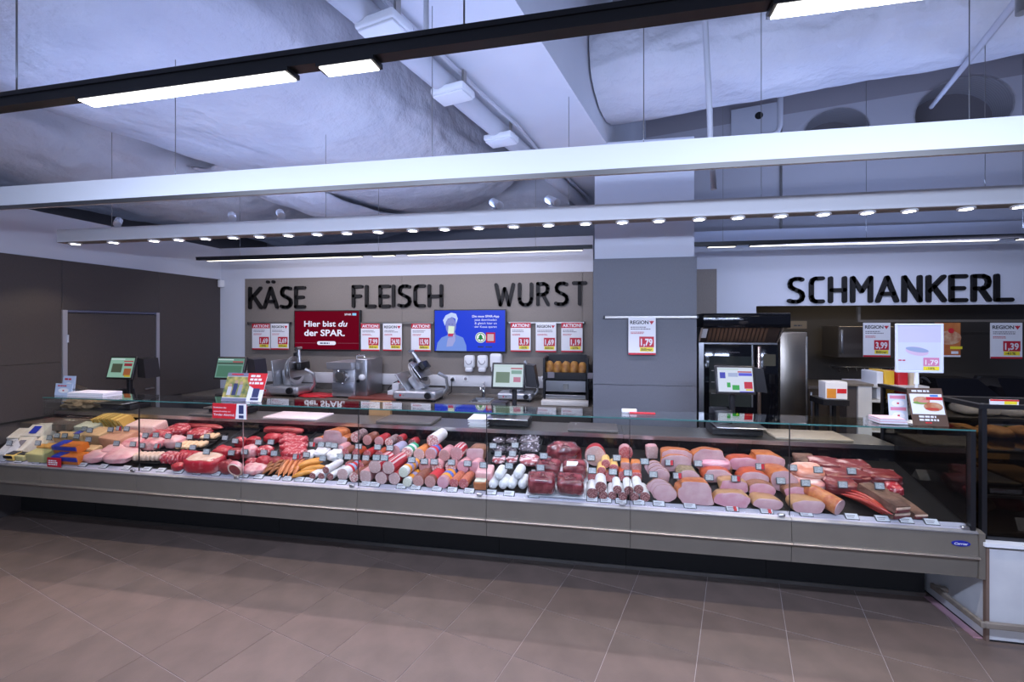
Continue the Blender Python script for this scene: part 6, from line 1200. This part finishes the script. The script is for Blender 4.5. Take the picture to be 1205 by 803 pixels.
crate(1090, 516, 1128, 545, 4.37, .3, 'brown lattice crate seen through the end glass', True, .641); crate(1142, 522, 1188, 551, 4.37, .3, 'closed brown crate beside the lattice crate', False, .641)
for i, (px, w_, lb) in enumerate(((1150, .3, 'long white wrapped parcel on the trolley top'), (1195, .26, 'second white wrapped parcel on the trolley top'))): P = onY(px, 490, 4.5); solo('parcel', M().ell((P.x, 4.53, 1.085), w_ / 2, .12, .045, 24, 12, .6, .12, 3, i + 60, .95), paper, lb, 'parcel', smooth=60)

# ================================================================== OVEN AND KITCHEN
a = onY(822.5, 490, 5.1); b = onY(916, 404, 5.1); x0, x1 = a.x, b.x; zt = b.z
t = thing('combi_oven', 'tall black fronted combi oven under a steel hood', 'oven', ((x0 + x1) / 2, 5.4, 0))
part('stand', M().box(x0 + .02, x1 - .02, 5.12, 5.78, 0, .70), darkcab, t)
part('body', M().box(x0, x1, 5.13, 5.80, .70, zt), mat('oven_steel', (.30, .30, .31), .35, .9), t)
part('side_strip', M().box(x0, x0 + .05, 5.105, 5.13, .70, zt), steel, t)
xd = x0 + (x1 - x0) * .76
d_ = part('door', M().rbox(x0 + .052, xd, 5.09, 5.13, .72, zt - .015, .008), blackg, t, 50)
part('door_window', M().box(x0 + .10, xd - .07, 5.087, 5.09, .95, zt - .14), mat('oven_glass', (.035, .04, .036), .06), d_)
part('door_lamp_strip', M().box(xd - .075, xd - .062, 5.084, 5.088, .95, zt - .02), steel, d_)
for z in (1.08, 1.20, 1.32): part('oven_rack', M().box(x0 + .12, xd - .09, 5.084, 5.087, z, z + .006), steel_d, d_)
part('door_handle', M().rbox(xd - .03, xd + .005, 5.045, 5.075, .76, zt - .03, .008), mat('handle_copper', (.55, .40, .32), .25, .9), d_, 50)
part('control_panel', M().rbox(xd + .004, x1 - .004, 5.092, 5.13, .72, zt - .015, .006), blackg, t, 50); part('control_display', M().box(xd + .04, x1 - .03, 5.089, 5.092, 1.38, 1.50), mat('display_olive', (.10, .09, .06), .2), t)
tri = M().prism([(x0 + .36, .86), (x0 + .39, .86), (x0 + .375, .885)], 5.086, 5.089); part('warning_sign', tri, yelm, d_)
part('maker_script', M().tube([(x0 + .27 + .13 * i / 24, 5.087, zt - .10 + .012 * math.sin(i * 1.3) * (1 - i / 30)) for i in range(25)], .002, 5), inkg, d_)
hb = onY(919, 386, 4.95); ht = onY(822, 369, 4.95)
h_ = thing('oven_hood', 'black fronted extractor hood with slanted filter above the oven', 'hood', ((x0 + x1) / 2, 5.3, zt)) 
part('front_box', M().rbox(x0 + .01, x1 + .06, 4.95, 5.75, hb.z, ht.z, .006), blackg, h_, 50); part('side_cheek', M().prismx([(5.12, zt + .004), (5.78, zt + .004), (5.78, hb.z), (4.97, hb.z)], x0 - .005, x0 + .012), steel, h_); part('side_cheek', M().prismx([(5.12, zt + .004), (5.78, zt + .004), (5.78, hb.z), (4.97, hb.z)], x1 - .01, x1 + .007), steel, h_)
filt = mat('filter_brown', (.20, .12, .08), .4, .6)
part('filter_sheet', M().prismx([(5.14, zt + .004), (5.17, zt + .004), (5.04, hb.z), (5.01, hb.z)], x0 + .012, x1 - .012), mat('filter_dark', (.04, .025, .02), .5), h_)
n = 15
for i in range(n): xx = x0 + .10 + (x1 - x0 - .24) * i / (n - 1); part('filter_slat', M().prismx([(5.125, zt + .01), (5.14, zt + .01), (5.01, hb.z - .004), (4.998, hb.z - .004)], xx - .015, xx + .012), filt, h_)
part('label_plate', M().prismx([(5.10, zt + .05), (5.104, zt + .05), (5.012, hb.z - .01), (5.006, hb.z - .01)], x0 + .02, x0 + .07), paper, h_)
# steel fridge beside the oven
a = onY(917.5, 490, 5.65); b = onY(949.5, 391, 5.65); fx0, fx1 = x1 + .08, b.x
t = thing('steel_fridge', 'tall brushed steel fridge beside the oven', 'fridge', ((a.x + b.x) / 2, 5.9, 0)); part('body', M().box(a.x, fx1, 5.68, 6.35, .1, b.z), steel_d, t); part('door', M().rbox(a.x, fx1, 5.64, 5.68, .12, b.z - .002, .006), mat('fridge_steel', (.36, .32, .27), .3, 1.0, bump=.03, bsc=200, stretch=(.1, 1, 1)), t, 50); part('foot', M().box(a.x + .03, fx1 - .03, 5.7, 6.3, 0, .1), blackm, t)
part('top_fascia', M().box(onY(926, 380, 5.65).x, onY(949, 380, 5.65).x, 5.64, 5.70, onY(930, 387, 5.64).z, onY(930, 378, 5.64).z), mat('fascia_bronze', (.22, .16, .09), .4, .6), t); part('lettering', bars(onY(934, 384, 5.64).x, onY(947, 384, 5.64).x, onY(930, 384, 5.64).z, .014, 5.637, 1, 1), ink, t)
part('door_edge', M().box(fx1 - .012, fx1, 5.632, 5.64, .15, b.z - .05), steel, t)
YK = 6.7
def kcab(px0, py0, px1, py1, Y, dep, label, mt, z0=None, doors=1, handle='l', name='kitchen_cabinet'):
    a = onY(px0, py1, Y); b = onY(px1, py0, Y); zz = a.z if z0 is None else z0; t = thing(name, label, 'cabinet', ((a.x + b.x) / 2, Y + dep / 2, zz)); part('body', M().box(a.x, b.x, Y + .022, Y + dep, zz, b.z), mt, t)
    for i in range(doors):
        u0 = a.x + (b.x - a.x) * i / doors; u1 = a.x + (b.x - a.x) * (i + 1) / doors; d_ = part('door', M().rbox(u0 + .003, u1 - .003, Y, Y + .021, zz + .004, b.z - .004, .003, 1), mt, t); xh = u0 + .03 if handle == 'l' else u1 - .03; part('handle', M().rbox(xh - .012, xh + .012, Y - .03, Y, zz + .05, b.z - .05, .006), steel, d_, 50)
    return t
bronze = mat('cabinet_bronze', (.16, .125, .09), .35, .5)
kcab(987, 384, 1052, 421, YK, .45, 'dark steel wall cabinet with a bright edge handle behind the price sign', mat('wall_cabinet_dark', (.20, .175, .15), .35, .7), None, 2)
a = onY(985, 421, YK + .1)
kcab(951, 458, 998, 560, YK, .6, 'bronze base cabinet between the fridge and the partition', bronze, 0.0, 2)
solo('worktop', M().rbox(onY(950, 460, YK).x, 5.9, YK - .03, 7.5, onY(960, 458, YK).z + .002, onY(960, 455, YK).z + .008, .004), wtop_m, 'brown worktop at the back of the kitchen', 'worktop')
rk = thing('utensil_rail', 'thin steel rail with hooks under the dark wall cabinet', 'rail', onY(1010, 436, 7.4)); a, b = onY(982, 432, 7.42), onY(1060, 432, 7.42); part('bar', M().cyl(a, (b.x, b.y, a.z), .008), steel, rk, 40)
for i in range(9): x = a.x + .06 + i * .11; part('hook', M().tube([(x, 7.42, a.z), (x, 7.40, a.z - .05), (x, 7.42, a.z - .07)], .005, 6), steel, rk)
for x in (a.x + .02, b.x - .02): part('bracket', M().cyl((x, 7.42, a.z), (x, 7.55, a.z), .008), steel, rk, 40)
# sign carrier under the bulkhead
a = onY(1009, 378, YR + .02); t = thing('sign_carrier', 'taupe bar frame hung under the white bulkhead carrying the signs', 'rail', (3.5, YR + .04, a.z)); part('bar', M().box(a.x, 6.0, YR + .01, YR + .05, a.z - .012, a.z + .014), fascia, t); part('hanger', M().box(a.x, a.x + .03, YR + .012, YR + .048, a.z + .014, 2.3), fascia, t)
part('hanger', M().box(5.2, 5.23, YR + .012, YR + .048, a.z + .014, 2.3), fascia, t)
# food poster
a = onY(1100, 420, YR); b = onY(1130, 380, YR); t = thing('food_poster', 'orange red food poster half hidden by the framed stand sign', 'poster', ((a.x + b.x) / 2, YR, a.z)); sh_ = part('sheet', M().box(a.x, b.x, YR - .004, YR, a.z, b.z), mat('poster_orange', (.42, .08, .02), .5, col2=(.55, .20, .05), sc_=6), t)
part('dish_picture', M().prism([(a.x + .14 + .12 * math.cos(q), a.z + .22 + .08 * math.sin(q)) for q in (2 * math.pi * i / 24 for i in range(24))], YR - .0048, YR - .004), photo_m, sh_); part('tomato_picture', M().prism([(a.x + .16 + .03 * math.cos(q), a.z + .30 + .03 * math.sin(q)) for q in (2 * math.pi * i / 16 for i in range(16))], YR - .0056, YR - .0048), redb, sh_); part('yellow_box', M().box(a.x + .15, a.x + .27, YR - .0056, YR - .0048, a.z + .09, a.z + .12), yelm, sh_); part('foot_band', M().box(a.x, b.x, YR - .0048, YR - .004, a.z, a.z + .02), paper, sh_); part('price_figures', bars(a.x + .16, a.x + .26, a.z + .035, .03, YR - .0052, 1, 1), paper, sh_)
# partition with white front and shelf
a = onY(998, 452, 4.75); b = onY(1026, 452, 4.75); xm = onY(1009.5, 452, 4.75).x
t = thing('partition_unit', 'partition cabinet with a brown side and a white front by the tills', 'cabinet', ((a.x + b.x) / 2, 5.0, 0)); part('side', M().box(a.x, xm, 4.77, 4.90, 0, a.z - .02), taupe_l, t); part('front', M().box(xm + .002, b.x, 4.75, 4.80, 0, a.z - .02), wlam, t); part('top', M().box(a.x - .01, b.x + .01, 4.74, 5.05, a.z - .018, a.z + .004), wtop_m, t); part('back', M().box(xm + .002, b.x, 4.81, 5.0, 0, a.z - .022), taupe_l, t); ztp = a.z
c = onY(1090, 452, 4.8)
t = thing('open_shelf', 'open shelf unit holding yellow and red packs beside the partition', 'shelf', ((b.x + c.x) / 2, 5.0, 0)); part('top', M().box(b.x + .012, c.x, 4.76, 5.3, ztp - .03, ztp - .01), wlam, t); part('shelf', M().box(b.x + .012, c.x - .021, 4.78, 5.28, 1.08, 1.10), wlam, t); part('shelf', M().box(b.x + .012, c.x - .021, 4.78, 5.28, .80, .82), wlam, t); part('back', M().box(b.x + .012, c.x - .021, 5.281, 5.3, 0, ztp - .031), darkcab, t); part('end', M().box(c.x - .02, c.x, 4.77, 5.28, 0, ztp - .031), darkcab, t)
for i, (p0, p1, mt, lb) in enumerate(((1040, 1052, mat('pack_yellow', (.78, .46, .03), .5), 'yellow carrier pack on the shelf beside the partition'), (1031, 1039, paper, 'white pack beside the yellow one on the shelf'), (1056, 1068, redb, 'bright red pack on the shelf'), (1070, 1080, mat('pack_cream', (.6, .5, .35), .5), 'cream pack at the end of the shelf'))): u, v = onY(p0, 460, 4.85), onY(p1, 460, 4.85); solo('shelf_pack', M().rbox(u.x, v.x, 4.84, 5.1, 1.101, 1.101 + (.26 if i else .27), .008), mt, lb, 'pack', smooth=50)
P = onY(1034, 447, 4.95); solo('paper_cup', M().tube([(P.x, 4.95, ztp + .004), (P.x, 4.95, ztp + .075), (P.x, 4.95, ztp + .08), (P.x, 4.95, ztp + .082)], [.03, .04, .042, .038], 18), mat('cup_rosy', (.66, .40, .38), .5, col2=(.72, .68, .66), sc_=20), 'rosy printed paper cup on top of the partition', 'cup', smooth=40)
P = onY(1062, 443, 4.95)
for i in range(7):
    x = P.x - .22 + i * .065; solo('cable_loop', M().tube([(x + .05 * math.cos(q), 4.95 + .05 * math.sin(q), ztp - .001 + .03 + .025 * math.sin(q * 2 + i)) for q in (2 * math.pi * j / 14 for j in range(15))], .006, 6), black, 'loop of tangled black cable on the shelf top', 'cable', 'tangled black cables')
# order leaflets box on dark ledge
P = onY(985, 460, 4.5); t = thing('flyer_box', 'box of orange and red flyers on a dark ledge before the partition', 'flyer box', (P.x, 4.5, 1.0)); a = onY(971.5, 470, 4.45); b = onY(997.5, 450, 4.45); part('box', M().rbox(a.x, b.x, 4.45, 4.58, a.z, b.z, .004, 1), paper, t); part('orange_print', M().box(a.x + .01, (a.x + b.x) / 2 - .004, 4.448, 4.45, a.z + .01, b.z - .06), mat('flyer_orange', (.68, .26, .03), .5), t); part('red_print', M().box((a.x + b.x) / 2 + .004, b.x - .01, 4.448, 4.45, b.z - .10, b.z - .06), redb, t)
led = thing('dark_ledge', 'dark ledge on a frame under the flyer box', 'table', (P.x, 4.55, 0)); part('top', M().box(a.x - .03, b.x + .0, 4.42, 4.68, a.z - .05, a.z - .001), black, led)
for x in (a.x, b.x - .03): part('leg', M().box(x, x + .025, 4.63, 4.66, 0, a.z - .05), black, led)
# dark counter hood and steel back
for p0, p1, lb in ((1098, 1168, 'dark slanted hood over the hot snack line'), (1172, 1240, 'dark slanted hood next along the hot snack line')):
    a = onY(p0 + 0, 470, 5.5); b = onY(p1, 447, 5.5); t = thing('counter_hood', lb, 'hood', ((a.x + b.x) / 2, 5.6, a.z)); part('canopy', M().loft([[Vector((a.x - .01, 5.35, a.z + .02)), Vector((b.x + .01, 5.35, a.z + .02)), Vector((b.x + .01, 5.85, a.z + .02)), Vector((a.x - .01, 5.85, a.z + .02))], [Vector((a.x + .05, 5.55, b.z)), Vector((b.x - .10, 5.55, b.z)), Vector((b.x - .10, 5.84, b.z)), Vector((a.x + .05, 5.84, b.z))]]), blackg, t); part('rim', M().box(a.x - .015, b.x + .015, 5.34, 5.352, a.z - .0, a.z + .03), steel_d, t); part('lamp_field', M().box(a.x + .12, b.x - .2, 5.335, 5.34, a.z + .002, a.z + .02), mat('lamp_dull', (.3, .2, .14), .4), t); part('post', M().box(b.x - .04, b.x - .005, 5.825, 5.85, .94, a.z + .0195), black, t)
a = onY(1095, 475, 5.86); b = onY(1230, 455, 5.86); solo('steel_splashback', M().rbox(a.x, b.x, 5.86, 5.9, .9, b.z - .02, .004), steel, 'steel splashback under the dark hoods', 'panel')
t = thing('hot_counter', 'low steel hot counter under the dark hoods', 'counter', ((a.x + b.x) / 2, 5.6, 0)); part('body', M().box(a.x, b.x, 5.3, 5.8, 0, .9), darkcab, t); part('top', M().box(a.x - .01, b.x + .01, 5.28, 5.82, .901, .93), steel, t)
for x in (0.2, .7, 1.1): part('pan', M().box(a.x + x, a.x + x + .35, 5.38, 5.72, .931, .96), steel_d, t)
